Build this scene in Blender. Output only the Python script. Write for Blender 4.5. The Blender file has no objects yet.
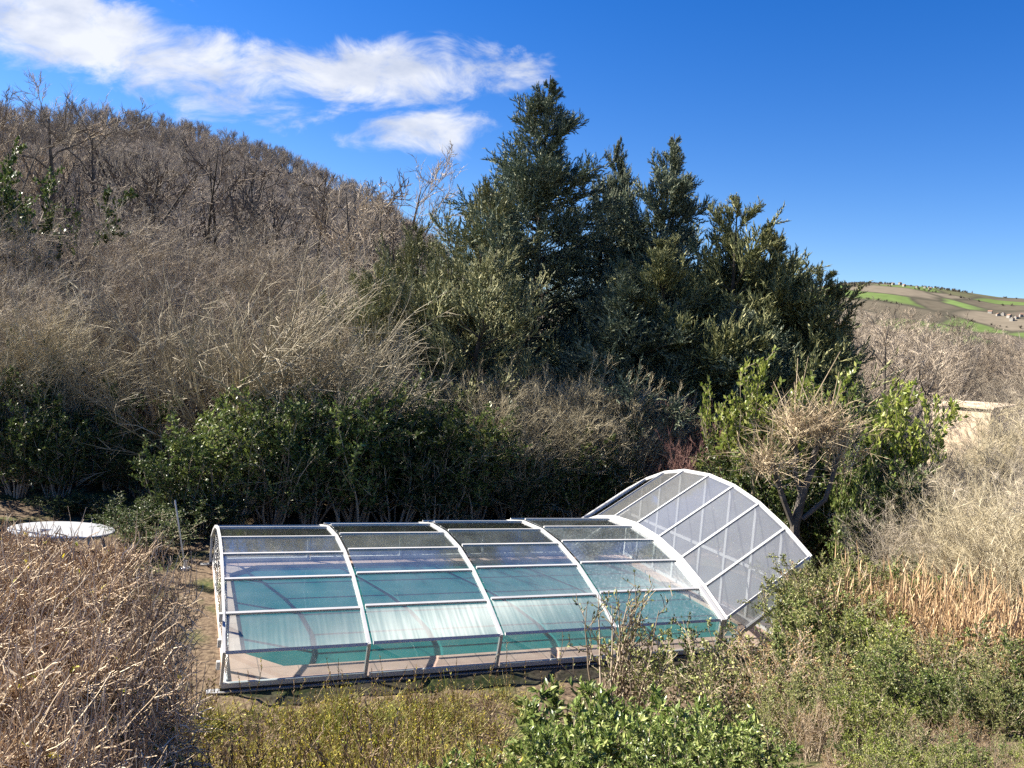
import bpy, math, numpy as np
from mathutils import Matrix, Vector
R = math.radians
SC = bpy.context.scene
COL = SC.collection

# ------------------------------------------------------------------ camera, world, sun, exposure
F_PX, PITCH, ROLL, EYE = 800.0, R(2.68), R(5.0), 4.5
cam = bpy.data.cameras.new('camera'); cam.sensor_width = 36; cam.lens = 36 * F_PX / 1024
cam.clip_start = 0.05; cam.clip_end = 20000
co = bpy.data.objects.new('camera', cam); COL.objects.link(co)
_R0 = np.array([1, 0, 0.]); _U0 = np.array([0, math.sin(PITCH), math.cos(PITCH)]); _F0 = np.array([0, math.cos(PITCH), -math.sin(PITCH)])
_c, _s = math.cos(ROLL), math.sin(ROLL)
_R1 = _c * _R0 + _s * _U0; _U1 = -_s * _R0 + _c * _U0
m = Matrix.Identity(4)
for i in range(3):
    m[i][0] = _R1[i]; m[i][1] = _U1[i]; m[i][2] = -_F0[i]
m[2][3] = EYE
co.matrix_world = m
SC.camera = co

SUN_AZ, SUN_EL = R(-77), R(37)
SDIR = Vector((math.sin(SUN_AZ) * math.cos(SUN_EL), math.cos(SUN_AZ) * math.cos(SUN_EL), math.sin(SUN_EL)))
sun = bpy.data.lights.new('sun', 'SUN'); sun.energy = 5.0; sun.angle = R(0.5); sun.color = (1, 0.925, 0.80)
so = bpy.data.objects.new('sun', sun); COL.objects.link(so)
so.rotation_euler = (-SDIR).to_track_quat('-Z', 'Y').to_euler()

def ray(px, py):
    """world direction of a photo pixel, scaled so that its y component is 1 (so depth = y)"""
    v = _F0 * F_PX + _R1 * (px - 512) - _U1 * (py - 384)
    return v / v[1]
def at(px, py, d):
    return np.array([0, 0, EYE]) + ray(px, py) * d

W = bpy.data.worlds.new('World'); SC.world = W; W.use_nodes = True
def world_nodes():
    nt = W.node_tree; nt.nodes.clear(); N = nt.nodes.new; L = nt.links.new
    sky = N('ShaderNodeTexSky'); sky.sky_type = 'NISHITA'; sky.sun_disc = False
    sky.sun_elevation = SUN_EL; sky.sun_rotation = SUN_AZ % (2 * math.pi)
    sky.altitude = 300; sky.air_density = 1.0; sky.dust_density = 0.15; sky.ozone_density = 2.6
    hs = N('ShaderNodeHueSaturation'); hs.inputs['Saturation'].default_value = 1.42; hs.inputs['Value'].default_value = .96; hs.inputs['Hue'].default_value = .517
    L(sky.outputs[0], hs.inputs['Color'])
    bg = N('ShaderNodeBackground'); bg.inputs[1].default_value = 0.05; L(hs.outputs[0], bg.inputs[0])
    def math_(op, a, b=None, c=None, clamp=False):
        n = N('ShaderNodeMath'); n.operation = op; n.use_clamp = clamp
        for i, v in enumerate((a, b, c)):
            if v is None: continue
            if hasattr(v, 'is_linked'): L(v, n.inputs[i])
            else: n.inputs[i].default_value = v
        return n.outputs[0]
    tc = N('ShaderNodeTexCoord'); sp = N('ShaderNodeSeparateXYZ'); L(tc.outputs['Generated'], sp.inputs[0])
    yy = math_('MAXIMUM', sp.outputs[1], 0.02)
    X = math_('DIVIDE', sp.outputs[0], yy); Z = math_('DIVIDE', sp.outputs[2], yy)
    front = math_('GREATER_THAN', sp.outputs[1], 0.05)
    cmb = N('ShaderNodeCombineXYZ'); L(X, cmb.inputs[0]); L(Z, cmb.inputs[1])
    # warp
    wn = N('ShaderNodeTexNoise'); wn.inputs['Scale'].default_value = 4.0; wn.inputs['Detail'].default_value = 3; L(cmb.outputs[0], wn.inputs['Vector'])
    ad = N('ShaderNodeVectorMath'); ad.operation = 'MULTIPLY_ADD'; L(wn.outputs['Color'], ad.inputs[0]); ad.inputs[1].default_value = (.12, .10, 0); ad.inputs[2].default_value = (0, 0, 0)
    L(cmb.outputs[0], ad.inputs[2])
    wx = N('ShaderNodeSeparateXYZ'); L(ad.outputs[0], wx.inputs[0])
    WX = math_('SUBTRACT', wx.outputs[0], .06); WZ = math_('SUBTRACT', wx.outputs[1], .05)
    total = None
    # (pixel centre, half length, half height in pixels, slope in degrees, weight)
    for (cx, cy, hl, hh, ang, wgt) in ((70, 32, 200, 60, 14, 1.15), (180, 66, 110, 42, 8, 1.0), (365, 78, 185, 44, -1, 1.1), (465, 80, 100, 32, -8, .8), (420, 138, 78, 28, -3, 1.0), (300, 115, 50, 26, 20, .45), (350, 150, 30, 12, 20, .6), (-140, -10, 160, 60, 10, 1.0)):
        d = ray(cx, cy); e = ray(cx + 10 * math.cos(R(ang)), cy + 10 * math.sin(R(ang)))
        ax = np.array([e[0] - d[0], e[2] - d[2]]); k = np.linalg.norm(ax) / 10; ax /= np.linalg.norm(ax)
        dx = math_('SUBTRACT', WX, float(d[0])); dz = math_('SUBTRACT', WZ, float(d[2]))
        u = math_('ADD', math_('MULTIPLY', dx, float(ax[0] / (hl * k))), math_('MULTIPLY', dz, float(ax[1] / (hl * k))))
        v = math_('ADD', math_('MULTIPLY', dx, float(-ax[1] / (hh * k))), math_('MULTIPLY', dz, float(ax[0] / (hh * k))))
        r2 = math_('ADD', math_('MULTIPLY', u, u), math_('MULTIPLY', v, v))
        g = math_('MULTIPLY', math_('SUBTRACT', 1.0, r2), wgt)
        total = g if total is None else math_('SMOOTH_MAX', total, g, 0.3)
    st = N('ShaderNodeMapping'); st.inputs['Scale'].default_value = (1.0, 1.9, 1); st.inputs['Rotation'].default_value = (0, 0, R(12)); L(cmb.outputs[0], st.inputs[0])
    n1 = N('ShaderNodeTexNoise'); n1.inputs['Scale'].default_value = 9; n1.inputs['Detail'].default_value = 9; n1.inputs['Roughness'].default_value = .62; n1.inputs['Distortion'].default_value = .5; L(st.outputs[0], n1.inputs['Vector'])
    dens = math_('ADD', total, math_('MULTIPLY', math_('SUBTRACT', n1.outputs[0], .5), 3.6))
    mask = N('ShaderNodeMapRange'); mask.interpolation_type = 'SMOOTHSTEP'; mask.inputs[1].default_value = .05; mask.inputs[2].default_value = 1.15; mask.inputs[3].default_value = 0; mask.inputs[4].default_value = .93
    L(dens, mask.inputs[0])
    fac = math_('MULTIPLY', mask.outputs[0], front)
    n2 = N('ShaderNodeTexNoise'); n2.inputs['Scale'].default_value = 13; n2.inputs['Detail'].default_value = 6; L(st.outputs[0], n2.inputs['Vector'])
    cr = N('ShaderNodeValToRGB'); L(n2.outputs[0], cr.inputs[0])
    cr.color_ramp.elements[0].position = .35; cr.color_ramp.elements[0].color = (.62, .68, .82, 1)
    cr.color_ramp.elements[1].position = .62; cr.color_ramp.elements[1].color = (.93, .95, 1.0, 1)
    bc = N('ShaderNodeBackground'); L(cr.outputs[0], bc.inputs[0]); bc.inputs[1].default_value = .275
    mx = N('ShaderNodeMixShader'); L(fac, mx.inputs[0]); L(bg.outputs[0], mx.inputs[1]); L(bc.outputs[0], mx.inputs[2])
    out = N('ShaderNodeOutputWorld'); L(mx.outputs[0], out.inputs[0])
world_nodes()
vs = SC.view_settings; vs.view_transform = 'Standard'; vs.look = 'None'; vs.exposure = 1.92; vs.gamma = 1; vs.use_curve_mapping = False
cy = SC.cycles
cy.max_bounces = 8; cy.diffuse_bounces = 3; cy.glossy_bounces = 3; cy.transmission_bounces = 4; cy.transparent_max_bounces = 24
cy.caustics_reflective = False; cy.caustics_refractive = False; cy.sample_clamp_indirect = 3; cy.sample_clamp_direct = 12
cy.use_denoising = False; cy.use_adaptive_sampling = False; cy.denoiser = 'OPENIMAGEDENOISE'
try: cy.denoising_input_passes = 'RGB_ALBEDO_NORMAL'
except Exception: pass

# ------------------------------------------------------------------ helpers
def nrm(v):
    return v / np.maximum(np.linalg.norm(v, axis=-1, keepdims=True), 1e-9)
class MB:
    """collects vertices and faces; build() links them as ONE mesh object"""
    def __init__(s): s.v = []; s.f = []; s.n = 0
    def add(s, V, F, mat=0):
        V = np.asarray(V, float).reshape(-1, 3); F = np.asarray(F, int)
        if len(F): s.f.append((F + s.n, mat))
        s.v.append(V); s.n += len(V)
    def mesh(s, name, mats, smooth=False):
        V = np.concatenate(s.v); me = bpy.data.meshes.new(name)
        idx = np.concatenate([F.ravel() for F, _ in s.f]); sz = np.concatenate([np.full(len(F), F.shape[1]) for F, _ in s.f])
        mi = np.concatenate([np.full(len(F), k) for F, k in s.f])
        me.vertices.add(len(V)); me.vertices.foreach_set('co', V.astype(np.float32).ravel())
        me.loops.add(len(idx)); me.loops.foreach_set('vertex_index', idx.astype(np.int32))
        me.polygons.add(len(sz)); me.polygons.foreach_set('loop_start', np.concatenate([[0], np.cumsum(sz)[:-1]]).astype(np.int32))
        me.polygons.foreach_set('loop_total', sz.astype(np.int32))
        me.polygons.foreach_set('material_index', mi.astype(np.int32))
        me.polygons.foreach_set('use_smooth', np.full(len(sz), bool(smooth)))
        for mt in (mats if isinstance(mats, (list, tuple)) else [mats]): me.materials.append(mt)
        me.update(calc_edges=True)
        return me
    def build(s, name, mats, parent=None, smooth=False):
        o = bpy.data.objects.new(name, s.mesh(name, mats, smooth)); COL.objects.link(o)
        if parent: o.parent = parent
        return o
    def box(s, lo, hi, mat=0):
        x0, y0, z0 = lo; x1, y1, z1 = hi
        s.add([(x0, y0, z0), (x1, y0, z0), (x1, y1, z0), (x0, y1, z0), (x0, y0, z1), (x1, y0, z1), (x1, y1, z1), (x0, y1, z1)],
              [(0, 3, 2, 1), (4, 5, 6, 7), (0, 1, 5, 4), (1, 2, 6, 5), (2, 3, 7, 6), (3, 0, 4, 7)], mat)
    def bar(s, p, q, w, h, up=(0, 0, 1), mat=0):
        """a straight bar of rectangular section w x h from p to q"""
        p = np.array(p, float); q = np.array(q, float); t = nrm(q - p); up = np.array(up, float)
        a = nrm(np.cross(t, up)); b = np.cross(a, t)
        c = [(-w / 2, -h / 2), (w / 2, -h / 2), (w / 2, h / 2), (-w / 2, h / 2)]
        V = [P + a * i + b * j for P in (p, q) for i, j in c]
        s.add(V, [(3, 2, 1, 0), (4, 5, 6, 7), (0, 1, 5, 4), (1, 2, 6, 5), (2, 3, 7, 6), (3, 0, 4, 7)], mat)
    def tubes(s, pts, rad, k=3, mat=0):
        """many tapered tubes at once: pts (B,S,3), rad (B,S)"""
        B, S, _ = pts.shape
        if B == 0: return
        T = np.gradient(pts, axis=1) if S > 2 else np.repeat((pts[:, 1:] - pts[:, :1]), 2, axis=1)
        T = nrm(T); ref = np.where(np.abs(T[:, :1, 2:3]) > .9, np.array([1., 0, 0]), np.array([0, 0, 1.]))
        A = nrm(np.cross(T, np.broadcast_to(ref, T.shape))); Bv = np.cross(T, A)
        th = np.arange(k) * 2 * np.pi / k
        V = pts[:, :, None] + rad[:, :, None, None] * (A[:, :, None] * np.cos(th)[None, None, :, None] + Bv[:, :, None] * np.sin(th)[None, None, :, None])
        base = (np.arange(B) * S * k)[:, None, None] + (np.arange(S - 1) * k)[None, :, None]
        j = np.arange(k); j2 = (j + 1) % k
        F = np.stack([base + j, base + j2, base + j2 + k, base + j + k], -1).reshape(-1, 4)
        s.add(V.reshape(-1, 3), F, mat)
    def spikes(s, P, D, L, r, mat=0, k=3):
        """many little cones"""
        N = len(P); D = nrm(D); ref = np.where(np.abs(D[:, 2:3]) > .9, np.array([1., 0, 0]), np.array([0, 0, 1.]))
        A = nrm(np.cross(D, ref)); Bv = np.cross(D, A); th = np.arange(k) * 2 * np.pi / k
        r = np.broadcast_to(r, (N,)); L = np.broadcast_to(L, (N,))
        ring = P[:, None] + r[:, None, None] * (A[:, None] * np.cos(th)[None, :, None] + Bv[:, None] * np.sin(th)[None, :, None]) 
        V = np.concatenate([ring, (P + D * L[:, None])[:, None]], 1)
        b = (np.arange(N) * (k + 1))[:, None]; j = np.arange(k); j2 = (j + 1) % k
        F = np.stack([b + j, b + j2, b + k + 0 * j], -1).reshape(-1, 3)
        s.add(V.reshape(-1, 3), F, mat)
    def leaves(s, rng, P, D, L, Wd, mat=0, up=.6, fold=False):
        N = len(P); D = nrm(D); L = np.broadcast_to(L, (N,))[:, None]; Wd = np.broadcast_to(Wd, (N,))[:, None]
        n = nrm(rng.normal(size=(N, 3)) + np.array([0, 0, up])); S = nrm(np.cross(D, n)); n = np.cross(S, D)
        b = (np.arange(N))[:, None]
        if not fold:
            V = np.stack([P, P + D * L * .45 + S * Wd * .5, P + D * L, P + D * L * .45 - S * Wd * .5], 1)
            s.add(V.reshape(-1, 3), b * 4 + np.arange(4), mat)
        else:
            c = -n * L * .10
            V = np.stack([P, P + D * L * .4 + S * Wd * .5 + n * Wd * .18, P + D * L * .78 + S * Wd * .3 + n * Wd * .1 + c * .4, P + D * L + c, P + D * L * .78 - S * Wd * .3 + n * Wd * .1 + c * .4, P + D * L * .4 - S * Wd * .5 + n * Wd * .18, P + D * L * .5 - n * 0], 1)
            F = np.array([(0, 1, 6), (1, 2, 6), (2, 3, 6), (3, 4, 6), (4, 5, 6), (5, 0, 6)])
            s.add(V.reshape(-1, 3), (b[:, :, None] * 7 + F[None]).reshape(-1, 3), mat)

def grow(rng, P, D, L, r, S, wig, up, taper=.3):
    B = len(P); pts = np.zeros((B, S + 1, 3)); pts[:, 0] = P; D = nrm(D)
    L = np.broadcast_to(L, (B,)); r = np.broadcast_to(r, (B,))
    for k in range(S):
        D = nrm(D + rng.normal(size=(B, 3)) * wig + np.array([0, 0, up]))
        pts[:, k + 1] = pts[:, k] + D * (L / S)[:, None]
    return pts, r[:, None] * np.linspace(1, taper, S + 1)[None]
def spawn(rng, pts, rad, n, t0, t1, ang, sd=.2):
    B, S1, _ = pts.shape
    idx = np.repeat(np.arange(B), n)
    t = t0 + (t1 - t0) * ((np.tile(np.arange(n), B) + rng.uniform(0, 1, B * n)) / n)
    f = t * (S1 - 1); i = np.minimum(f.astype(int), S1 - 2); w = (f - i)[:, None]
    P = pts[idx, i] * (1 - w) + pts[idx, i + 1] * w; T = nrm(pts[idx, i + 1] - pts[idx, i])
    rr = rad[idx, i] * (1 - w[:, 0]) + rad[idx, i + 1] * w[:, 0]
    q = rng.normal(size=(B * n, 3)); q = nrm(q - (q * T).sum(-1, keepdims=True) * T)
    a = rng.normal(ang, sd, B * n)[:, None]
    return P, T * np.cos(a) + q * np.sin(a), rr, t, idx

def tag(o, label=None, cat=None, group=None, kind=None):
    if label: o['label'] = label
    if cat: o['category'] = cat
    if group: o['group'] = group
    if kind: o['kind'] = kind
    return o
def empty(name, loc=(0, 0, 0), rz=0):
    o = bpy.data.objects.new(name, None); COL.objects.link(o); o.location = loc; o.rotation_euler = (0, 0, rz); o.empty_display_size = .2
    return o
def copy_tree(o, parent=None):
    c = o.copy(); COL.objects.link(c)
    if parent: c.parent = parent
    for ch in list(KIDS.get(o.name, [])): KIDS.setdefault(c.name, []).append(copy_tree(ch, c))
    return c
KIDS = {}
def kid(p, o):
    KIDS.setdefault(p.name, []).append(o); return o

# ------------------------------------------------------------------ materials
def newmat(name):
    mt = bpy.data.materials.new(name); mt.use_nodes = True; nt = mt.node_tree; nt.nodes.clear()
    return mt, nt, nt.nodes.new, nt.links.new
def ramp(N, cols, pos=None):
    cr = N('ShaderNodeValToRGB'); e = cr.color_ramp.elements
    pos = pos or [i / max(1, len(cols) - 1) for i in range(len(cols))]
    while len(e) < len(cols): e.new(.5)
    for i, c in enumerate(cols): e[i].position = pos[i]; e[i].color = (*c, 1)
    return cr
def leafmat(name, cols, trans=.3, rough=.45, spec=.4, var=.35, patch=0):
    mt, nt, N, L = newmat(name)
    g = N('ShaderNodeNewGeometry'); cr = ramp(N, cols); L(g.outputs['Random Per Island'], cr.inputs[0])
    oi = N('ShaderNodeObjectInfo'); mr = N('ShaderNodeMapRange'); L(oi.outputs['Random'], mr.inputs[0]); mr.inputs[3].default_value = 1 - var; mr.inputs[4].default_value = 1 + var
    hs = N('ShaderNodeHueSaturation'); L(cr.outputs[0], hs.inputs['Color']); L(mr.outputs[0], hs.inputs['Value'])
    if patch:
        tc = N('ShaderNodeTexCoord'); pn = N('ShaderNodeTexNoise'); pn.inputs['Scale'].default_value = patch; pn.inputs['Detail'].default_value = 3; L(tc.outputs['Object'], pn.inputs['Vector'])
        pr = N('ShaderNodeMapRange'); L(pn.outputs[0], pr.inputs[0]); pr.inputs[1].default_value = .3; pr.inputs[2].default_value = .7; pr.inputs[3].default_value = .65; pr.inputs[4].default_value = 1.3; L(pr.outputs[0], hs.inputs['Value'])
    p = N('ShaderNodeBsdfPrincipled'); p.inputs['Roughness'].default_value = rough; p.inputs['Specular IOR Level'].default_value = spec
    L(hs.outputs[0], p.inputs['Base Color']); out = N('ShaderNodeOutputMaterial')
    if trans > 0:
        t = N('ShaderNodeBsdfTranslucent'); L(hs.outputs[0], t.inputs[0])
        mx = N('ShaderNodeMixShader'); mx.inputs[0].default_value = trans; L(p.outputs[0], mx.inputs[1]); L(t.outputs[0], mx.inputs[2]); L(mx.outputs[0], out.inputs[0])
    else: L(p.outputs[0], out.inputs[0])
    return mt
def noisemat(name, cols, scale=4, rough=.8, spec=.3, pos=None, bump=0, detail=6, metallic=0, coord='Object'):
    mt, nt, N, L = newmat(name)
    tc = N('ShaderNodeTexCoord'); n = N('ShaderNodeTexNoise'); n.inputs['Scale'].default_value = scale; n.inputs['Detail'].default_value = detail; L(tc.outputs[coord], n.inputs['Vector'])
    cr = ramp(N, cols, pos or [.3 + .4 * i / max(1, len(cols) - 1) for i in range(len(cols))]); L(n.outputs[0], cr.inputs[0])
    p = N('ShaderNodeBsdfPrincipled'); p.inputs['Roughness'].default_value = rough; p.inputs['Specular IOR Level'].default_value = spec; p.inputs['Metallic'].default_value = metallic
    L(cr.outputs[0], p.inputs['Base Color'])
    if bump:
        b = N('ShaderNodeBump'); b.inputs['Strength'].default_value = bump; b.inputs['Distance'].default_value = .03; L(n.outputs[0], b.inputs['Height']); L(b.outputs[0], p.inputs['Normal'])
    out = N('ShaderNodeOutputMaterial'); L(p.outputs[0], out.inputs[0])
    return mt
def panelmat(name, milk, tint, rough, gloss=1.0, streak=.3, drops=0.0, milkcol=(.75, .78, .8), flute=0.0, flute_an=-.82, uneven=.5):
    """polycarbonate sheet: lets light straight through, mirrors by Fresnel, scatters a little; fine flutes run across the roof"""
    mt, nt, N, L = newmat(name)
    tc = N('ShaderNodeTexCoord'); mp = N('ShaderNodeMapping'); L(tc.outputs['Object'], mp.inputs[0]); mp.inputs['Scale'].default_value = (26, 1.2, 1.2)
    n = N('ShaderNodeTexNoise'); n.inputs['Scale'].default_value = 1; n.inputs['Detail'].default_value = 3; L(mp.outputs[0], n.inputs['Vector'])
    n2 = N('ShaderNodeTexNoise'); n2.inputs['Scale'].default_value = 2.2; n2.inputs['Detail'].default_value = 5; L(tc.outputs['Object'], n2.inputs['Vector'])
    b = N('ShaderNodeBump'); b.inputs['Strength'].default_value = streak; b.inputs['Distance'].default_value = .01; L(n.outputs[0], b.inputs['Height'])
    tr = N('ShaderNodeBsdfTransparent'); tr.inputs[0].default_value = (*tint, 1)
    gl = N('ShaderNodeBsdfGlossy'); gl.inputs['Roughness'].default_value = rough; L(b.outputs[0], gl.inputs['Normal'])
    fr = N('ShaderNodeFresnel'); L(b.outputs[0], fr.inputs['Normal'])
    gm = N('ShaderNodeNewGeometry'); io = N('ShaderNodeMapRange'); L(gm.outputs['Backfacing'], io.inputs[0]); io.inputs[3].default_value = 1.5; io.inputs[4].default_value = 1 / 1.5; L(io.outputs[0], fr.inputs[0])
    fm = N('ShaderNodeMath'); fm.operation = 'MULTIPLY'; fm.use_clamp = True; L(fr.outputs[0], fm.inputs[0]); fm.inputs[1].default_value = gloss
    df = N('ShaderNodeBsdfDiffuse'); df.inputs[0].default_value = (*milkcol, 1); tl = N('ShaderNodeBsdfTranslucent'); tl.inputs[0].default_value = (*milkcol, 1)
    dm = N('ShaderNodeMixShader'); dm.inputs[0].default_value = .5; L(df.outputs[0], dm.inputs[1]); L(tl.outputs[0], dm.inputs[2])
    mk = N('ShaderNodeMapRange'); L(n2.outputs[0], mk.inputs[0]); mk.inputs[1].default_value = .3; mk.inputs[2].default_value = .7; mk.inputs[3].default_value = milk * (1 - uneven); mk.inputs[4].default_value = milk * (1 + uneven)
    fac = mk.outputs[0]
    if drops:
        v = N('ShaderNodeTexNoise'); v.inputs['Scale'].default_value = 22; v.inputs['Detail'].default_value = 4; v.inputs['Roughness'].default_value = .8; L(tc.outputs['Object'], v.inputs['Vector'])
        vr = N('ShaderNodeMapRange'); L(v.outputs[0], vr.inputs[0]); vr.inputs[1].default_value = .52; vr.inputs[2].default_value = .7; vr.inputs[4].default_value = drops
        a = N('ShaderNodeMath'); a.operation = 'ADD'; a.use_clamp = True; L(fac, a.inputs[0]); L(vr.outputs[0], a.inputs[1]); fac = a.outputs[0]
    m1 = N('ShaderNodeMixShader'); L(fac, m1.inputs[0]); L(tr.outputs[0], m1.inputs[1]); L(dm.outputs[0], m1.inputs[2])
    if flute:
        tv = N('ShaderNodeVectorTransform'); tv.vector_type = 'VECTOR'; tv.convert_from = 'OBJECT'; tv.convert_to = 'WORLD'; tv.inputs[0].default_value = (1, 0, 0)
        ga = N('ShaderNodeBsdfAnisotropic'); ga.inputs['Roughness'].default_value = .42; ga.inputs['Anisotropy'].default_value = flute_an; L(tv.outputs[0], ga.inputs['Tangent']); L(b.outputs[0], ga.inputs['Normal'])
        nf = N('ShaderNodeMapRange'); L(n.outputs[0], nf.inputs[0]); nf.inputs[1].default_value = .3; nf.inputs[2].default_value = .7; nf.inputs[3].default_value = flute * .7; nf.inputs[4].default_value = flute * 1.3
        gm2 = N('ShaderNodeMixShader'); L(nf.outputs[0], gm2.inputs[0]); L(gl.outputs[0], gm2.inputs[1]); L(ga.outputs[0], gm2.inputs[2]); gl = gm2
    m2 = N('ShaderNodeMixShader'); L(fm.outputs[0], m2.inputs[0]); L(m1.outputs[0], m2.inputs[1]); L(gl.outputs[0], m2.inputs[2])
    out = N('ShaderNodeOutputMaterial'); L(m2.outputs[0], out.inputs[0])
    return mt

M = {}
M['bark'] = noisemat('bark', [(.06, .05, .04), (.13, .115, .10)], 9, .9, .2)
M['bark_dark'] = noisemat('bark_dark', [(.03, .025, .02), (.075, .062, .05)], 9, .9, .2)
M['twig_grey'] = leafmat('twig_grey', [(.13, .106, .082), (.285, .238, .18), (.42, .355, .275)], 0, .8, .2, .45)
M['twig_brown'] = leafmat('twig_brown', [(.13, .10, .072), (.27, .215, .155), (.40, .335, .25)], 0, .8, .2, .35)
M['twig_tan'] = leafmat('twig_tan', [(.15, .125, .095), (.31, .265, .20), (.46, .40, .31)], 0, .8, .2, .35)
M['twig_dark'] = leafmat('twig_dark', [(.06, .045, .035), (.11, .085, .065), (.17, .135, .105)], 0, .8, .2, .3)
M['twig_straw'] = leafmat('twig_straw', [(.22, .18, .11), (.38, .325, .21), (.52, .46, .33)], 0, .75, .2, .2)
M['twig_pale'] = leafmat('twig_pale', [(.17, .145, .095), (.28, .24, .165), (.40, .35, .25)], 0, .7, .25, .15)
M['twig_red'] = leafmat('twig_red', [(.11, .05, .045), (.19, .10, .085), (.26, .16, .13)], 0, .8, .2, .2)
M['twig_hedge'] = leafmat('twig_hedge', [(.13, .084, .05), (.30, .21, .132), (.47, .365, .245), (.60, .50, .365)], 0, .7, .25, .1)
M['twig_forest'] = leafmat('twig_forest', [(.17, .145, .12), (.28, .24, .20), (.38, .33, .28)], 0, .9, .1, .2, patch=.05)
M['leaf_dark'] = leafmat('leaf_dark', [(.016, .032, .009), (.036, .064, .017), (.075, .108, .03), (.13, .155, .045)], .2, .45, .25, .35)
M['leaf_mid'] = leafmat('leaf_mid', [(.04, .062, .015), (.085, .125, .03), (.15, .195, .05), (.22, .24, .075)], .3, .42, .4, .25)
M['leaf_bright'] = leafmat('leaf_bright', [(.08, .12, .02), (.16, .21, .035), (.26, .30, .06), (.34, .35, .10)], .35, .42, .4, .15)
M['leaf_olive'] = leafmat('leaf_olive', [(.06, .085, .02), (.14, .175, .05), (.25, .27, .09), (.40, .38, .14)], .25, .5, .35, .2)
M['leaf_laurel'] = leafmat('leaf_laurel', [(.055, .09, .02), (.135, .19, .045), (.24, .295, .085), (.37, .39, .15)], .3, .36, .4, .15)
M['leaf_yellow'] = leafmat('leaf_yellow', [(.35, .32, .02), (.5, .42, .03), (.22, .28, .03)], .4, .5, .3, .1)
M['leaf_dry'] = leafmat('leaf_dry', [(.2, .12, .05), (.3, .2, .09), (.4, .3, .15)], .3, .6, .2, .2)
M['conifer'] = leafmat('conifer', [(.036, .058, .042), (.09, .128, .09), (.19, .225, .15), (.38, .39, .26)], .25, .6, .25, .12)
M['conifer_warm'] = leafmat('conifer_warm', [(.05, .066, .032), (.125, .145, .068), (.245, .255, .115), (.42, .40, .2)], .25, .6, .25, .12)
M['conifer_pale'] = leafmat('conifer_pale', [(.085, .105, .055), (.17, .185, .095), (.28, .28, .14), (.42, .39, .2)], .25, .6, .25, .12)
M['grass'] = leafmat('grass', [(.25, .23, .06), (.46, .40, .13), (.62, .54, .22), (.7, .63, .34)], .3, .6, .2, .1)
M['reed'] = leafmat('reed', [(.27, .17, .09), (.42, .28, .155), (.54, .41, .25)], .15, .6, .25, .1)
M['white_metal'] = noisemat('white_metal', [(.40, .40, .40), (.48, .48, .478)], 3, .35, .5)
M['grey_metal'] = noisemat('grey_metal', [(.42, .42, .42), (.52, .52, .52)], 5, .4, .5, metallic=.6)
M['seal'] = noisemat('seal', [(.02, .02, .02), (.04, .04, .04)], 5, .5)
M['table_white'] = noisemat('table_white', [(.30, .31, .325), (.36, .37, .385)], 3, .4, .4)
M['stone'] = noisemat('stone', [(.42, .33, .23), (.58, .47, .35)], 2.2, .9, .2, bump=.3)
M['roof_tile'] = noisemat('roof_tile', [(.17, .10, .07), (.26, .165, .12)], 5, .9, .2)
M['render_white'] = noisemat('render_white', [(.18, .17, .155), (.24, .23, .21)], .2, .9, .2)
M['pane_clear'] = panelmat('pane_clear', .05, (.93, .94, .94), .05, .8, .15)
M['pane_roof'] = panelmat('pane_roof', .065, (.90, .96, .97), .06, 2.1, .04, flute=.13)
M['pane_wet'] = panelmat('pane_wet', .09, (.90, .96, .97), .06, 1.7, .10, drops=.3, flute=.05)
M['pane_milky'] = panelmat('pane_milky', .2, (.90, .91, .92), .05, 2.0, 0, milkcol=(.60, .61, .63), uneven=.1)

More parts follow.
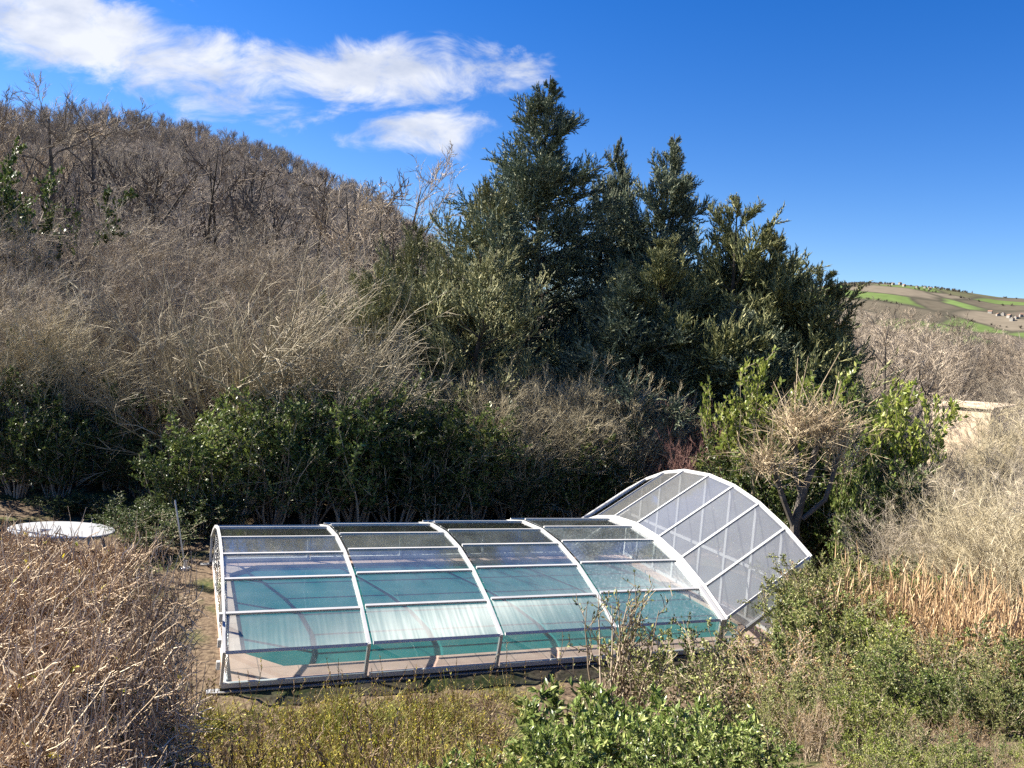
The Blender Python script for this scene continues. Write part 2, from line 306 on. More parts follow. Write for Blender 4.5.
def ground_mat():
    mt, nt, N, L = newmat('ground')
    tc = N('ShaderNodeTexCoord')
    n1 = N('ShaderNodeTexNoise'); n1.inputs['Scale'].default_value = .9; n1.inputs['Detail'].default_value = 8; L(tc.outputs['Object'], n1.inputs['Vector'])
    n2 = N('ShaderNodeTexNoise'); n2.inputs['Scale'].default_value = 14; n2.inputs['Detail'].default_value = 6; L(tc.outputs['Object'], n2.inputs['Vector'])
    c1 = ramp(N, [(.045, .032, .022), (.11, .08, .055), (.17, .13, .085)], [.3, .5, .7]); L(n2.outputs[0], c1.inputs[0])
    c2 = ramp(N, [(.03, .045, .015), (.09, .085, .035)], [.35, .65]); L(n2.outputs[0], c2.inputs[0])
    r = N('ShaderNodeMapRange'); L(n1.outputs[0], r.inputs[0]); r.inputs[1].default_value = .5; r.inputs[2].default_value = .62
    mx = N('ShaderNodeMix'); mx.data_type = 'RGBA'; L(r.outputs[0], mx.inputs[0]); L(c1.outputs[0], mx.inputs[6]); L(c2.outputs[0], mx.inputs[7])
    sz = N('ShaderNodeSeparateXYZ'); L(tc.outputs['Object'], sz.inputs[0]); fr = N('ShaderNodeMapRange'); L(sz.outputs[1], fr.inputs[0]); fr.inputs[1].default_value = 19; fr.inputs[2].default_value = 28
    n3 = N('ShaderNodeTexNoise'); n3.inputs['Scale'].default_value = .35; n3.inputs['Detail'].default_value = 9; n3.inputs['Roughness'].default_value = .7; L(tc.outputs['Object'], n3.inputs['Vector'])
    c3 = ramp(N, [(.045, .037, .032), (.10, .082, .07), (.16, .132, .115)], [.35, .5, .65]); L(n3.outputs[0], c3.inputs[0])
    mf = N('ShaderNodeMix'); mf.data_type = 'RGBA'; L(fr.outputs[0], mf.inputs[0]); L(mx.outputs[2], mf.inputs[6]); L(c3.outputs[0], mf.inputs[7]); mx = mf
    p = N('ShaderNodeBsdfPrincipled'); p.inputs['Roughness'].default_value = .95; p.inputs['Specular IOR Level'].default_value = .1; L(mx.outputs[2], p.inputs['Base Color'])
    b = N('ShaderNodeBump'); b.inputs['Strength'].default_value = .6; b.inputs['Distance'].default_value = .04; L(n2.outputs[0], b.inputs['Height']); L(b.outputs[0], p.inputs['Normal'])
    o = N('ShaderNodeOutputMaterial'); L(p.outputs[0], o.inputs[0]); return mt
def field_mat():
    mt, nt, N, L = newmat('fields')
    tc = N('ShaderNodeTexCoord'); mp = N('ShaderNodeMapping'); L(tc.outputs['Object'], mp.inputs[0]); mp.inputs['Rotation'].default_value = (0, 0, .5); mp.inputs['Scale'].default_value = (.0085, .0045, 0)
    w = N('ShaderNodeTexNoise'); w.inputs['Scale'].default_value = .006; w.inputs['Detail'].default_value = 3; L(tc.outputs['Object'], w.inputs['Vector'])
    ma = N('ShaderNodeVectorMath'); ma.operation = 'MULTIPLY_ADD'; L(w.outputs['Color'], ma.inputs[0]); ma.inputs[1].default_value = (.5, .5, 0); L(mp.outputs[0], ma.inputs[2])
    v = N('ShaderNodeTexVoronoi'); v.inputs['Scale'].default_value = 1; L(ma.outputs[0], v.inputs['Vector'])
    sp = N('ShaderNodeSeparateColor'); L(v.outputs['Color'], sp.inputs[0])
    cr = ramp(N, [(.12, .105, .08), (.12, .17, .06), (.15, .125, .10), (.15, .22, .075), (.18, .155, .12), (.12, .12, .07)], [0, .22, .42, .56, .74, .9]); cr.color_ramp.interpolation = 'CONSTANT'; L(sp.outputs[0], cr.inputs[0])
    v2 = N('ShaderNodeTexVoronoi'); v2.feature = 'DISTANCE_TO_EDGE'; L(ma.outputs[0], v2.inputs['Vector']); v2.inputs['Scale'].default_value = 1
    r = N('ShaderNodeMapRange'); L(v2.outputs['Distance'], r.inputs[0]); r.inputs[1].default_value = .0; r.inputs[2].default_value = .09
    n = N('ShaderNodeTexNoise'); n.inputs['Scale'].default_value = .05; n.inputs['Detail'].default_value = 6; L(tc.outputs['Object'], n.inputs['Vector'])
    mx = N('ShaderNodeMix'); mx.data_type = 'RGBA'; L(r.outputs[0], mx.inputs[0]); mx.inputs[6].default_value = (.075, .07, .055, 1); L(cr.outputs[0], mx.inputs[7])
    mm = N('ShaderNodeMix'); mm.data_type = 'RGBA'; mm.blend_type = 'MULTIPLY'; mm.inputs[0].default_value = .5; L(mx.outputs[2], mm.inputs[6]); L(n.outputs[0], mm.inputs[7])
    p = N('ShaderNodeBsdfPrincipled'); p.inputs['Roughness'].default_value = 1; p.inputs['Specular IOR Level'].default_value = 0; L(mm.outputs[2], p.inputs['Base Color'])
    o = N('ShaderNodeOutputMaterial'); L(p.outputs[0], o.inputs[0]); return mt
M['ground'] = ground_mat(); M['fields'] = field_mat()

# ------------------------------------------------------------------ terrain
TH = R(22.23); H = 4.5
PO = np.array([-.71707 * H, 2.12194 * H]); AX = np.array([math.cos(TH), math.sin(TH)]); BX = np.array([-math.sin(TH), math.cos(TH)])
def pool_ab(x, y):
    dx, dy = x - PO[0], y - PO[1]
    return dx * AX[0] + dy * AX[1], dx * BX[0] + dy * BX[1]
def pool_xy(a, b): return PO + AX * a + BX * b
def sstep(t):
    t = np.clip(t, 0, 1); return t * t * (3 - 2 * t)
_rid = []
for px, py in ((-420, 80), (-150, 92), (0, 97), (60, 99), (110, 102), (180, 110), (240, 125), (300, 147), (350, 171), (400, 202), (470, 255), (560, 305), (640, 342), (720, 370)):
    d = ray(px, py + 13); _rid.append((math.atan2(d[0], d[1]), d[2] / math.hypot(d[0], d[1])))
_RAZ = np.array([r[0] for r in _rid]); _REL = np.array([max(r[1], 0) for r in _rid])
def hz(x, y):
    x = np.asarray(x, float); y = np.asarray(y, float)
    a, b = pool_ab(x, y)
    z = 2.9 * sstep((-1.3 - b) / 8.2)
    z = z + .35 * sstep((b - 7) / 6) * sstep((12 - a) / 10)
    rr = np.hypot(x, y); az = np.arctan2(x, y)
    el = np.interp(az, _RAZ, _REL) * (np.abs(az) < 2)
    el = np.where(az < _RAZ[0], _REL[0] * np.clip((az + 2.2) / 1.2, 0, 1), el)
    hr = np.maximum(el * 300 + .5, 0)
    t = np.clip((rr - 38) / 262, 0, 1)
    prof = t ** 1.55
    z = z + hr * prof * sstep((rr - 30) / 30) * np.where(rr > 300, np.clip(1.0 - (rr - 300) / 500, 0, 1), 1)
    z = z + (np.sin(x * .11 + 1.3) * np.cos(y * .083) * 1.2) * sstep((rr - 40) / 60)
    return z

WATER = [(.32, 1.1), (.82, .56), (8.1, .56), (8.6, 1.1), (8.6, 4.74), (8.1, 5.22), (.82, 5.22), (.32, 4.74)]
def inside_water(x, y, grow_=0.0):
    a, b = pool_ab(x, y)
    return (a > .32 - grow_) & (a < 8.6 + grow_) & (b > .56 - grow_) & (b < 5.22 + grow_)
def axis(fine_lo, fine_hi, step, mid_lo, mid_hi, mstep, far_lo, far_hi):
    f = np.arange(fine_lo, fine_hi + 1e-6, step)
    def out(st, mid, ms, far, sg):
        o = []; p = st; s_ = step
        while (p - far) * sg < 0:
            s_ = min(s_ * 1.15, ms) if (p - mid) * sg < 0 else s_ * 1.09
            p += sg * s_; o.append(p)
        return o
    return np.array(sorted(out(fine_lo, mid_lo, mstep, far_lo, -1)) + list(f) + out(fine_hi, mid_hi, mstep, far_hi, 1))
def build_ground():
    xs = axis(-7, 6, .13, -60, 60, 1.5, -3200, 3200); ys = axis(8.5, 19, .13, -20, 90, 1.5, -300, 3200)
    Xg, Yg = np.meshgrid(xs, ys); Zg = hz(Xg, Yg)
    rng = np.random.default_rng(5)
    Zg = Zg + rng.normal(0, .012, Zg.shape) * (np.hypot(Xg, Yg) < 60)
    a_, b_ = pool_ab(Xg, Yg)
    Zg = np.where((a_ > -.5) & (a_ < 9.5) & (b_ > -.15) & (b_ < 5.7), np.minimum(Zg, 0.0), Zg)
    V = np.stack([Xg, Yg, Zg], -1).reshape(-1, 3); nx = len(xs); ny = len(ys)
    i = (np.arange(ny - 1) * nx)[:, None] + np.arange(nx - 1)[None]; Fq = np.stack([i, i + 1, i + nx + 1, i + nx], -1).reshape(-1, 4)
    ins = inside_water(V[:, 0], V[:, 1], .04)
    Fq = Fq[~ins[Fq].any(1)]
    mb = MB(); mb.add(V, Fq); o = mb.build('ground', M['ground'], smooth=True); tag(o, kind='structure')
build_ground()

# far hill across the valley, with its fields
def far_h(x, y):
    rr = np.hypot(x, y); az = np.arctan2(x, y)
    pts = [(400, 330), (560, 318), (700, 300), (800, 290), (845, 283), (880, 283.5), (910, 285), (960, 291), (1000, 297), (1060, 300), (1200, 318), (1500, 380), (1900, 470)]
    ra = []; re = []
    for px, py in pts:
        d = ray(px, py); ra.append(math.atan2(d[0], d[1])); re.append(max(d[2] / math.hypot(d[0], d[1]), .0))
    el = np.interp(az, ra, re)
    hr = np.maximum(el, 0) * 2600 + 4
    t = np.clip((rr - 900) / 1700, 0, 1)
    z = hr * (t * .35 + .65 * sstep(t)) * np.where(rr > 2600, np.clip(1 - (rr - 2600) / 2500, 0, 1), 1)
    z = z + (np.sin(x * .006 + 1) * np.sin(y * .005) * 14 + np.sin(x * .017) * np.cos(y * .013 + 2) * 6) * t * np.clip((2500 - rr) / 700, 0, 1)
    return z
def build_far():
    az = np.linspace(R(-15), R(62), 200); rr = np.linspace(850, 3150, 120)
    A, Rr = np.meshgrid(az, rr); X = np.sin(A) * Rr; Y = np.cos(A) * Rr; Z = far_h(X, Y) - 3
    V = np.stack([X, Y, Z], -1).reshape(-1, 3); nx = len(az)
    i = (np.arange(len(rr) - 1) * nx)[:, None] + np.arange(nx - 1)[None]
    mb = MB(); mb.add(V, np.stack([i, i + 1, i + nx + 1, i + nx], -1).reshape(-1, 4))
    tag(mb.build('distant_hills', M['fields'], smooth=True), kind='structure')
build_far()

# ------------------------------------------------------------------ swimming pool
def tile_mat():
    mt, nt, N, L = newmat('coping_stone')
    tc = N('ShaderNodeTexCoord'); b = N('ShaderNodeTexBrick'); L(tc.outputs['Object'], b.inputs['Vector']); b.offset = .0
    b.inputs['Scale'].default_value = 1; b.inputs['Brick Width'].default_value = .5; b.inputs['Row Height'].default_value = .56; b.inputs['Mortar Size'].default_value = .008
    b.inputs['Color1'].default_value = (.50, .33, .26, 1); b.inputs['Color2'].default_value = (.58, .40, .32, 1); b.inputs['Mortar'].default_value = (.28, .2, .17, 1)
    n = N('ShaderNodeTexNoise'); n.inputs['Scale'].default_value = 6; n.inputs['Detail'].default_value = 6; L(tc.outputs['Object'], n.inputs['Vector'])
    mx = N('ShaderNodeMix'); mx.data_type = 'RGBA'; mx.blend_type = 'MULTIPLY'; mx.inputs[0].default_value = .35; L(b.outputs[0], mx.inputs[6]); L(n.outputs[0], mx.inputs[7])
    p = N('ShaderNodeBsdfPrincipled'); p.inputs['Roughness'].default_value = .85; L(mx.outputs[2], p.inputs['Base Color']); o = N('ShaderNodeOutputMaterial'); L(p.outputs[0], o.inputs[0]); return mt
def water_mat():
    mt, nt, N, L = newmat('pool_water')
    tc = N('ShaderNodeTexCoord'); n = N('ShaderNodeTexNoise'); n.inputs['Scale'].default_value = 2.5; n.inputs['Detail'].default_value = 2; L(tc.outputs['Object'], n.inputs['Vector'])
    b = N('ShaderNodeBump'); b.inputs['Strength'].default_value = .05; b.inputs['Distance'].default_value = .05; L(n.outputs[0], b.inputs['Height'])
    t = N('ShaderNodeBsdfTransparent'); t.inputs[0].default_value = (.56, .93, .91, 1); g = N('ShaderNodeBsdfGlossy'); g.inputs['Roughness'].default_value = .02; L(b.outputs[0], g.inputs['Normal'])
    gm = N('ShaderNodeNewGeometry'); io = N('ShaderNodeMapRange'); L(gm.outputs['Backfacing'], io.inputs[0]); io.inputs[3].default_value = 1.33; io.inputs[4].default_value = 1 / 1.33
    f = N('ShaderNodeFresnel'); L(io.outputs[0], f.inputs[0]); L(b.outputs[0], f.inputs['Normal']); mx = N('ShaderNodeMixShader'); n2 = N('ShaderNodeTexNoise'); n2.inputs['Scale'].default_value = .7; n2.inputs['Detail'].default_value = 4; L(tc.outputs['Object'], n2.inputs['Vector']); cr = ramp(N, [(.02, .165, .175), (.03, .205, .21)], [.35, .65]); L(n2.outputs[0], cr.inputs[0])
    d = N('ShaderNodeBsdfDiffuse'); L(cr.outputs[0], d.inputs[0]); md = N('ShaderNodeMixShader'); md.inputs[0].default_value = .6; L(t.outputs[0], md.inputs[1]); L(d.outputs[0], md.inputs[2])
    L(f.outputs[0], mx.inputs[0]); L(md.outputs[0], mx.inputs[1]); L(g.outputs[0], mx.inputs[2])
    o = N('ShaderNodeOutputMaterial'); L(mx.outputs[0], o.inputs[0]); return mt
M['coping'] = tile_mat(); M['water'] = water_mat(); M['liner'] = noisemat('pool_liner', [(.12, .225, .215), (.145, .26, .245)], .8, .6, .3)
def build_pool():
    root = empty('swimming_pool', (PO[0], PO[1], 0), TH)
    tag(root, 'turquoise pool with pink stone edging lying under the clear roof', 'pool')
    inn = WATER; out = [(.05, 1.1), (.82, .07), (8.1, .07), (9.1, 1.1), (9.1, 4.74), (8.1, 5.43), (.82, 5.43), (.05, 4.74)]
    corners = {0: (.05, .07), 2: (9.1, .07), 4: (9.1, 5.43), 6: (.05, 5.43)}
    mb = MB()
    zt, zb = .035, -.02
    for i in range(8):
        j = (i + 1) % 8
        mb.add([(*out[i], zt), (*out[j], zt), (*inn[j], zt), (*inn[i], zt)], [(0, 1, 2, 3)])
        mb.add([(*inn[i], zt), (*inn[j], zt), (*inn[j], zb), (*inn[i], zb)], [(0, 1, 2, 3)])
        if i in corners:
            mb.add([(*out[i], zt), (*corners[i], zt), (*out[j], zt)], [(0, 1, 2)])
            ring = [out[i], corners[i], out[j]]
        else: ring = [out[i], out[j]]
        for p, q in zip(ring[:-1], ring[1:]): mb.add([(*p, zt), (*p, -.03), (*q, -.03), (*q, zt)], [(0, 1, 2, 3)])
    mb.build('coping', M['coping'], root)
    mb = MB(); zf = -1.3
    for i in range(8):
        j = (i + 1) % 8; mb.add([(*inn[i], zb), (*inn[j], zb), (*inn[j], zf), (*inn[i], zf)], [(0, 1, 2, 3)])
    mb.add([(*p, zf) for p in inn], [tuple(range(8))]); mb.build('basin', M['liner'], root)
    mb = MB(); mb.add([(*p, -.03) for p in inn], [tuple(range(8))]); tag(mb.build('pool_water', M['water'], root))
build_pool()

# ------------------------------------------------------------------ telescopic pool enclosure
T_ = [0, .40162 * H, .80832 * H, 1.20435 * H, 1.62515 * H]
PU = [0, -.02129, .11802, .27385, .43636, .60424, .79, .945, 1.095, 1.232, 1.212]
PZ = [0, .10504, .16551, .21648, .24793, .25907, .2478, .2162, .1652, .1048, 0]
def build_enclosure():
    root = empty('pool_enclosure', (PO[0], PO[1], 0), TH)
    tag(root, 'low arched pool cover of clear sheets in white frames with one end raised', 'pool enclosure')
    def module(k):
        s = 1 + .04 * (k + .3) if k < 4 else 1.165
        prof = np.array([(u * H, z * H * s) for u, z in zip(PU, PZ)])
        ctr = .605 * H; prof[:, 0] = ctr + (prof[:, 0] - ctr) * (1 + .004 * k)
        prof[:, 1] += .045
        a0, a1 = (T_[k], T_[k + 1]) if k < 4 else (T_[4] + .02, T_[4] + .02 + .34672 * H)
        rise = 0 if k < 4 else .21557 * H
        def mp(t, u, z): return np.array([a0 + (a1 - a0) * t, u, z + rise * t])
        seg = np.diff(prof, axis=0); sn = nrm(np.stack([-seg[:, 1], seg[:, 0]], -1))
        vn = np.concatenate([sn[:1], nrm(sn[:-1] + sn[1:]), sn[-1:]])
        mit = np.concatenate([[1], 1 / np.maximum((vn[1:-1] * sn[1:]).sum(-1), .4), [1]])
        name = 'raised_module' if k == 4 else 'roof_module'
        mod = bpy.data.objects.new(name, None); COL.objects.link(mod); mod.parent = root
        if k == 4: mod['label'] = 'raised end section with milky panels'
        L = math.hypot(a1 - a0, rise)
        def arch(t, side, w, d, lift):
            # side: +1 extends inwards from the module's edge
            mb = MB(); n = len(prof); V = []
            for i in range(n):
                o = prof[i] + vn[i] * mit[i] * lift; q = prof[i] - vn[i] * mit[i] * (d - lift)
                for (uz, dt) in ((o, 0), (o, side * w / L), (q, side * w / L), (q, 0)): V.append(mp(t + dt, *uz))
            Fq = [(i * 4 + j, i * 4 + (j + 1) % 4, i * 4 + 4 + (j + 1) % 4, i * 4 + 4 + j) for i in range(n - 1) for j in range(4)]
            Fq += [(3, 2, 1, 0), tuple(n * 4 - 4 + j for j in range(4))]
            mb.add(V, Fq); return mb.build('arch', M['white_metal'], mod)
        if k in (0, 4): arch(0, 1, .035, .042, .004)
        arch(1, -1, .042 if k != 3 else .07, .042, .008 if k != 3 else .02)
        if k == 3:
            pass
        wL = .029 / L
        for i in range(1, 10):
            z_up = np.array([0, vn[i][0], vn[i][1]])
            mb = MB(); off = -.018
            p = mp(wL, *(prof[i] + vn[i] * off)); q = mp(1 - wL, *(prof[i] + vn[i] * off))
            mb.bar(p, q, .038, .034, z_up); o = mb.build('purlin', M['white_metal'], mod)
        for i in (0, 10):
            mb = MB(); mb.bar(mp(wL, prof[i][0], prof[i][1] + .035), mp(1 - wL, prof[i][0], prof[i][1] + .035), .05, .06); mb.build('base_rail', M['white_metal'], mod)
            if k < 4:
                mb = MB(); mb.bar(mp(0, prof[i][0], .022), mp(1, prof[i][0], .022), .03, .04); mb.build('seal_strip', M['seal'], mod)
        for i in range(10):
            mat = M['pane_milky'] if k == 4 else (M['pane_clear'] if i in (0, 9) else (M['pane_wet'] if k == 3 else M['pane_roof']))
            n = sn[i]; c = nrm(seg[i]) * .022
            lo = prof[i] + c - n * .02 + (np.array([0, .055]) if i == 0 else 0); hi = prof[i + 1] - c - n * .02 + (np.array([0, .055]) if i == 9 else 0)
            V = [mp(t, *(pt - n * dd)) for dd in (0, .008) for t, pt in ((wL * .95, lo), (1 - wL * .95, lo), (1 - wL * .95, hi), (wL * .95, hi))]
            mb = MB(); mb.add(V, [(0, 1, 2, 3), (7, 6, 5, 4), (0, 4, 5, 1), (1, 5, 6, 2), (2, 6, 7, 3), (3, 7, 4, 0)])
            mb.build('panel', mat, mod)
        # end walls
        if k in (0, 4):
            t = 0.0 if k == 0 else 1.0; zb = .05 if k == 0 else -rise + .08
            dt = (.075 if k == 0 else -.075) / L
            P = lambda u, z: mp(t + dt, u, z)
            mb = MB()
            for i in (range(2, 9) if k == 4 else (2, 4, 6, 8)):
                mb = MB(); mb.bar(P(prof[i][0], zb), P(prof[i][0], prof[i][1] - .05), .06, .04, (1, 0, 0)); mb.build('end_post', M['white_metal'], mod)
            rails = [(.06, prof[0][0], prof[10][0])] if k == 0 else [(.05, prof[0][0], prof[10][0]), (zb + .02, prof[0][0], prof[10][0])]
            for z, u0, u1 in rails:
                mb = MB(); mb.bar(P(u0 + .03, z), P(u1 - .03, z), .045, .05, (0, 0, 1)); mb.build('end_rail', M['white_metal'], mod)
            if k == 4:
                for i in (0, 10):
                    mb = MB(); mb.bar(P(prof[i][0] + (.03 if i == 0 else -.03), zb - .03), P(prof[i][0] + (.03 if i == 0 else -.03), .05), .05, .05, (1, 0, 0)); mb.build('support_leg', M['white_metal'], mod)
            inner = [(prof[i] - vn[i] * mit[i] * .045) for i in range(11)]
            if k == 4: inner = [np.array([prof[0][0] + .04, zb])] + inner + [np.array([prof[10][0] - .04, zb])]
            e = .01 / L
            V = [mp(t + dt * .9 + e * sg, *p) for sg in (-.4, .4) for p in inner]; n = len(inner)
            mb = MB(); mb.add(V, [tuple(range(n))]); mb.f.append((np.array([tuple(range(n, 2 * n))[::-1]]), 0))
            mb.add([], []) if False else None
            mb.build('end_panel', M['pane_milky'] if k == 4 else M['pane_roof'], mod)
        if k == 0:   # hinges and catches on the end wall
            for z in (.25, .5, .8):
                mb = MB(); mb.box((-.045, .1 + z * .3, z - .05), (-.002, .16 + z * .3, z + .05)); mb.build('hinge', M['white_metal'], mod)
        return mod
    for k in range(5): module(k)
    for u in (-.0, 1.212):
        mb = MB(); mb.box((-.15, u * H - .06, 0.0), (T_[4] + .1, u * H + .06, .016)); mb.build('track_rail', M['grey_metal'], root)
build_enclosure()

# ------------------------------------------------------------------ garden table and pole
def build_table():
    c = at(62, 529, 14.4); gz = float(hz(c[0], c[1])); zt = c[2]
    root = empty('garden_table', (c[0], c[1], gz), R(8)); tag(root, 'oval white garden table at the edge of the dark bushes', 'table')
    h = zt - gz
    th = np.linspace(0, 2 * np.pi, 49)[:-1]; A, B = .9, .6
    prof = [(.0, h - .028), (.97, h - .032), (1.0, h - .018), (.99, h - .004), (.965, h), (0, h)]
    V = [(A * r * math.cos(t), B * r * math.sin(t), z) for r, z in prof for t in th]; n = 48
    mb = MB(); mb.add(V, [(i * n + j, i * n + (j + 1) % n, (i + 1) * n + (j + 1) % n, (i + 1) * n + j) for i in range(5) for j in range(n)])
    mb.build('tabletop', M['table_white'], root)
    mb = MB(); t2 = th
    V = [(A * r * math.cos(t), B * r * math.sin(t), z) for r, z in ((.88, h - .033), (.88, h - .085), (.84, h - .085), (.84, h - .033)) for t in t2]
    mb.add(V, [(i * n + j, i * n + (j + 1) % n, (i + 1) * n + (j + 1) % n, (i + 1) * n + j) for i in range(3) for j in range(n)]); mb.build('apron', M['table_white'], root)
    for sx in (-1, 1):
        for sy in (-1, 1):
            mb = MB(); pts = np.array([[(sx * .58, sy * .3, h - .05), (sx * .6, sy * .32, h * .5), (sx * .66, sy * .37, 0)]]); mb.tubes(pts, np.array([[.034, .03, .024]]), 8); mb.build('leg', M['table_white'], root, smooth=True)
build_table()
def build_pole():
    b = at(185, 571, 14.2); gz = float(hz(b[0], b[1])); tp = at(175, 500, 14.2)
    root = empty('garden_pole', (b[0], b[1], gz)); tag(root, 'thin leaning grey metal pole standing behind the pool cover', 'pole')
    q = tp - np.array([b[0], b[1], gz])
    mb = MB(); mb.tubes(np.array([[(0, 0, .02), q * .5, q * .985, q]]), np.array([[.015, .015, .015, .012]]), 8); mb.build('shaft', M['grey_metal'], root, smooth=True)
    mb = MB(); th = np.linspace(0, 2 * np.pi, 17)[:-1]
    V = [(r * math.cos(t), r * math.sin(t), z) for r, z in ((.09, -.01), (.09, .03), (.08, .04), (.03, .045), (.026, .16), (0.0, .16)) for t in th]
    mb.add(V, [(i * 16 + j, i * 16 + (j + 1) % 16, (i + 1) * 16 + (j + 1) % 16, (i + 1) * 16 + j) for i in range(5) for j in range(16)]); mb.build('foot', M['grey_metal'], root)
build_pole()
def build_shed():
    c = at(962, 404, 42); gz = float(hz(c[0], c[1])); h = c[2] - gz
    root = empty('stone_shed', (c[0], c[1], gz), R(-52)); tag(root, 'small beige stone shed half hidden among bare brown trees', 'shed')
    mb = MB(); mb.box((-1.45, 0, -.3), (1.45, 2.6, h - .25)); mb.build('wall', M['stone'], root)
    mb = MB(); mb.add([(-1.6, -.15, h - .22), (1.6, -.15, h - .12), (1.6, 2.8, h + .15), (-1.6, 2.8, h + .05), (-1.6, -.15, h - .14), (1.6, -.15, h - .04), (1.6, 2.8, h + .23), (-1.6, 2.8, h + .13)],
        [(0, 3, 2, 1), (4, 5, 6, 7), (0, 1, 5, 4), (1, 2, 6, 5), (2, 3, 7, 6), (3, 0, 4, 7)]); mb.build('roof', M['stone'], root)
build_shed()
def build_village():
    rng = np.random.default_rng(8)
    spots = [(896, 283.6), (903, 283.2), (910, 283.6), (924, 284.4), (938, 286.6), (948, 288.0), (955, 289.4), (925, 287.6), (911, 286.2), (893, 284.5), (900, 284), (907, 284), (914, 284.6), (921, 285.5), (928, 286.5), (935, 287.5), (942, 288.6), (904, 286), (917, 287), (930, 289), (990, 313), (998, 316), (1003, 315), (1009, 318), (1016, 319), (1012, 321), (1021, 317)]
    for i, (px, py) in enumerate(spots):
        top = py < 300
        best = None
        for D in np.arange(1100, 2700, 15):
            p = at(px, py, D)
            if far_h(p[0], p[1]) - 3 >= p[2] - 2: best = p; break
        if best is None: best = at(px, py, 2500)
        z = float(far_h(best[0], best[1])) - 3
        w, d, h = rng.uniform(5.5, 8), rng.uniform(5, 7), rng.uniform(3, 5)
        mb = MB(); mb.box((-w / 2, -d / 2, -6), (w / 2, d / 2, h), 0)
        o = .4; mb.add([(-w / 2 - o, -d / 2 - o, h), (w / 2 + o, -d / 2 - o, h), (w / 2 + o, d / 2 + o, h), (-w / 2 - o, d / 2 + o, h), (-w / 2 - o, 0, h + 2.4), (w / 2 + o, 0, h + 2.4)],
                       [(0, 1, 5, 4), (2, 3, 4, 5), (0, 3, 2, 1)], 1); mb.add([(-w / 2, -d / 2, h), (-w / 2, d / 2, h), (-w / 2, 0, h + 2.2), (w / 2, -d / 2, h), (w / 2, 0, h + 2.2), (w / 2, d / 2, h)], [(0, 2, 1), (3, 5, 4)], 0)
        ob = mb.build('village_house', [M['render_white'], M['roof_tile']]); ob.location = (best[0], best[1], z); ob.rotation_euler = (0, 0, rng.uniform(0, 3))
        if top: tag(ob, 'tiny pale house of the village on the far hilltop', 'house', 'hilltop village houses')
        else: tag(ob, 'tiny white farmhouse among green fields on the far slope', 'house', 'farmhouses on the far slope')
build_village()
def build_church():
    p = at(918, 283.5, 2450); z = far_h(p[0], p[1]) - 3
    root = empty('village_church', (p[0], p[1], float(z)), .4); tag(root, 'village church with a square tower on the far hilltop', 'church')
    mb = MB(); mb.box((-9, -5, -5), (9, 5, 9)); mb.build('nave', M['render_white'], root)
    mb = MB(); mb.add([(-9.5, -5.5, 9), (9.5, -5.5, 9), (9.5, 5.5, 9), (-9.5, 5.5, 9), (-9.5, 0, 13), (9.5, 0, 13)], [(0, 1, 5, 4), (2, 3, 4, 5), (0, 3, 2, 1)]); mb.add([(-9.5, -5.5, 9), (-9.5, 5.5, 9), (-9.5, 0, 13), (9.5, -5.5, 9), (9.5, 0, 13), (9.5, 5.5, 9)], [(0, 2, 1), (3, 5, 4)]); mb.build('roof', M['roof_tile'], root)
    mb = MB(); mb.box((-14.2, -2.6, -5), (-9.02, 2.6, 20)); mb.build('tower', M['render_white'], root)
    mb = MB(); mb.add([(-14.6, -3, 20), (-8.6, -3, 20), (-8.6, 3, 20), (-14.6, 3, 20), (-11.6, 0, 25)], [(0, 1, 4), (1, 2, 4), (2, 3, 4), (3, 0, 4)]); mb.build('spire', M['roof_tile'], root)
build_church()
def build_far_woods():
    rng = np.random.default_rng(18); P = []
    while len(P) < 4200:
        az = rng.uniform(R(14), R(44), 4000); rr = rng.uniform(1000, 2900, 4000); x = np.sin(az) * rr; y = np.cos(az) * rr
        u = np.sin(x * .0071 + 1.3) * np.cos(y * .0055 + .4) + .6 * np.sin(x * .019 + y * .011) + .5 * np.sin((x * .8 - y * .5) * .03)
        line = np.abs(np.sin((x * .9 + y * .35) * .012)) < .035
        ok = (u + np.clip((az - R(30)) / R(12), -.3, 1.0) + (rr > 2350) * .35 > .95) | line
        P += list(zip(x[ok], y[ok]))
    P = np.array(P[:4200]); Z = far_h(P[:, 0], P[:, 1]) - 3; k = 16; n = len(P)
    h = rng.uniform(3.5, 7.5, n)
    base = np.repeat(np.stack([P[:, 0], P[:, 1], Z + h * .25], -1), k, 0); D = rng.normal(size=(n * k, 3)) + [0, 0, .7]
    mb = MB(); mb.spikes(base, D, np.repeat(h, k) * rng.uniform(.5, 1, n * k), np.repeat(h, k) * .13)
    tag(mb.build('far_woods', M['far_wood']), 'dark woods and hedgerows scattered over the far hill', 'wood', kind='stuff')
M['far_wood'] = leafmat('far_wood', [(.05, .048, .035), (.10, .085, .065), (.15, .125, .10)], 0, .9, .1, .1)
build_far_woods()

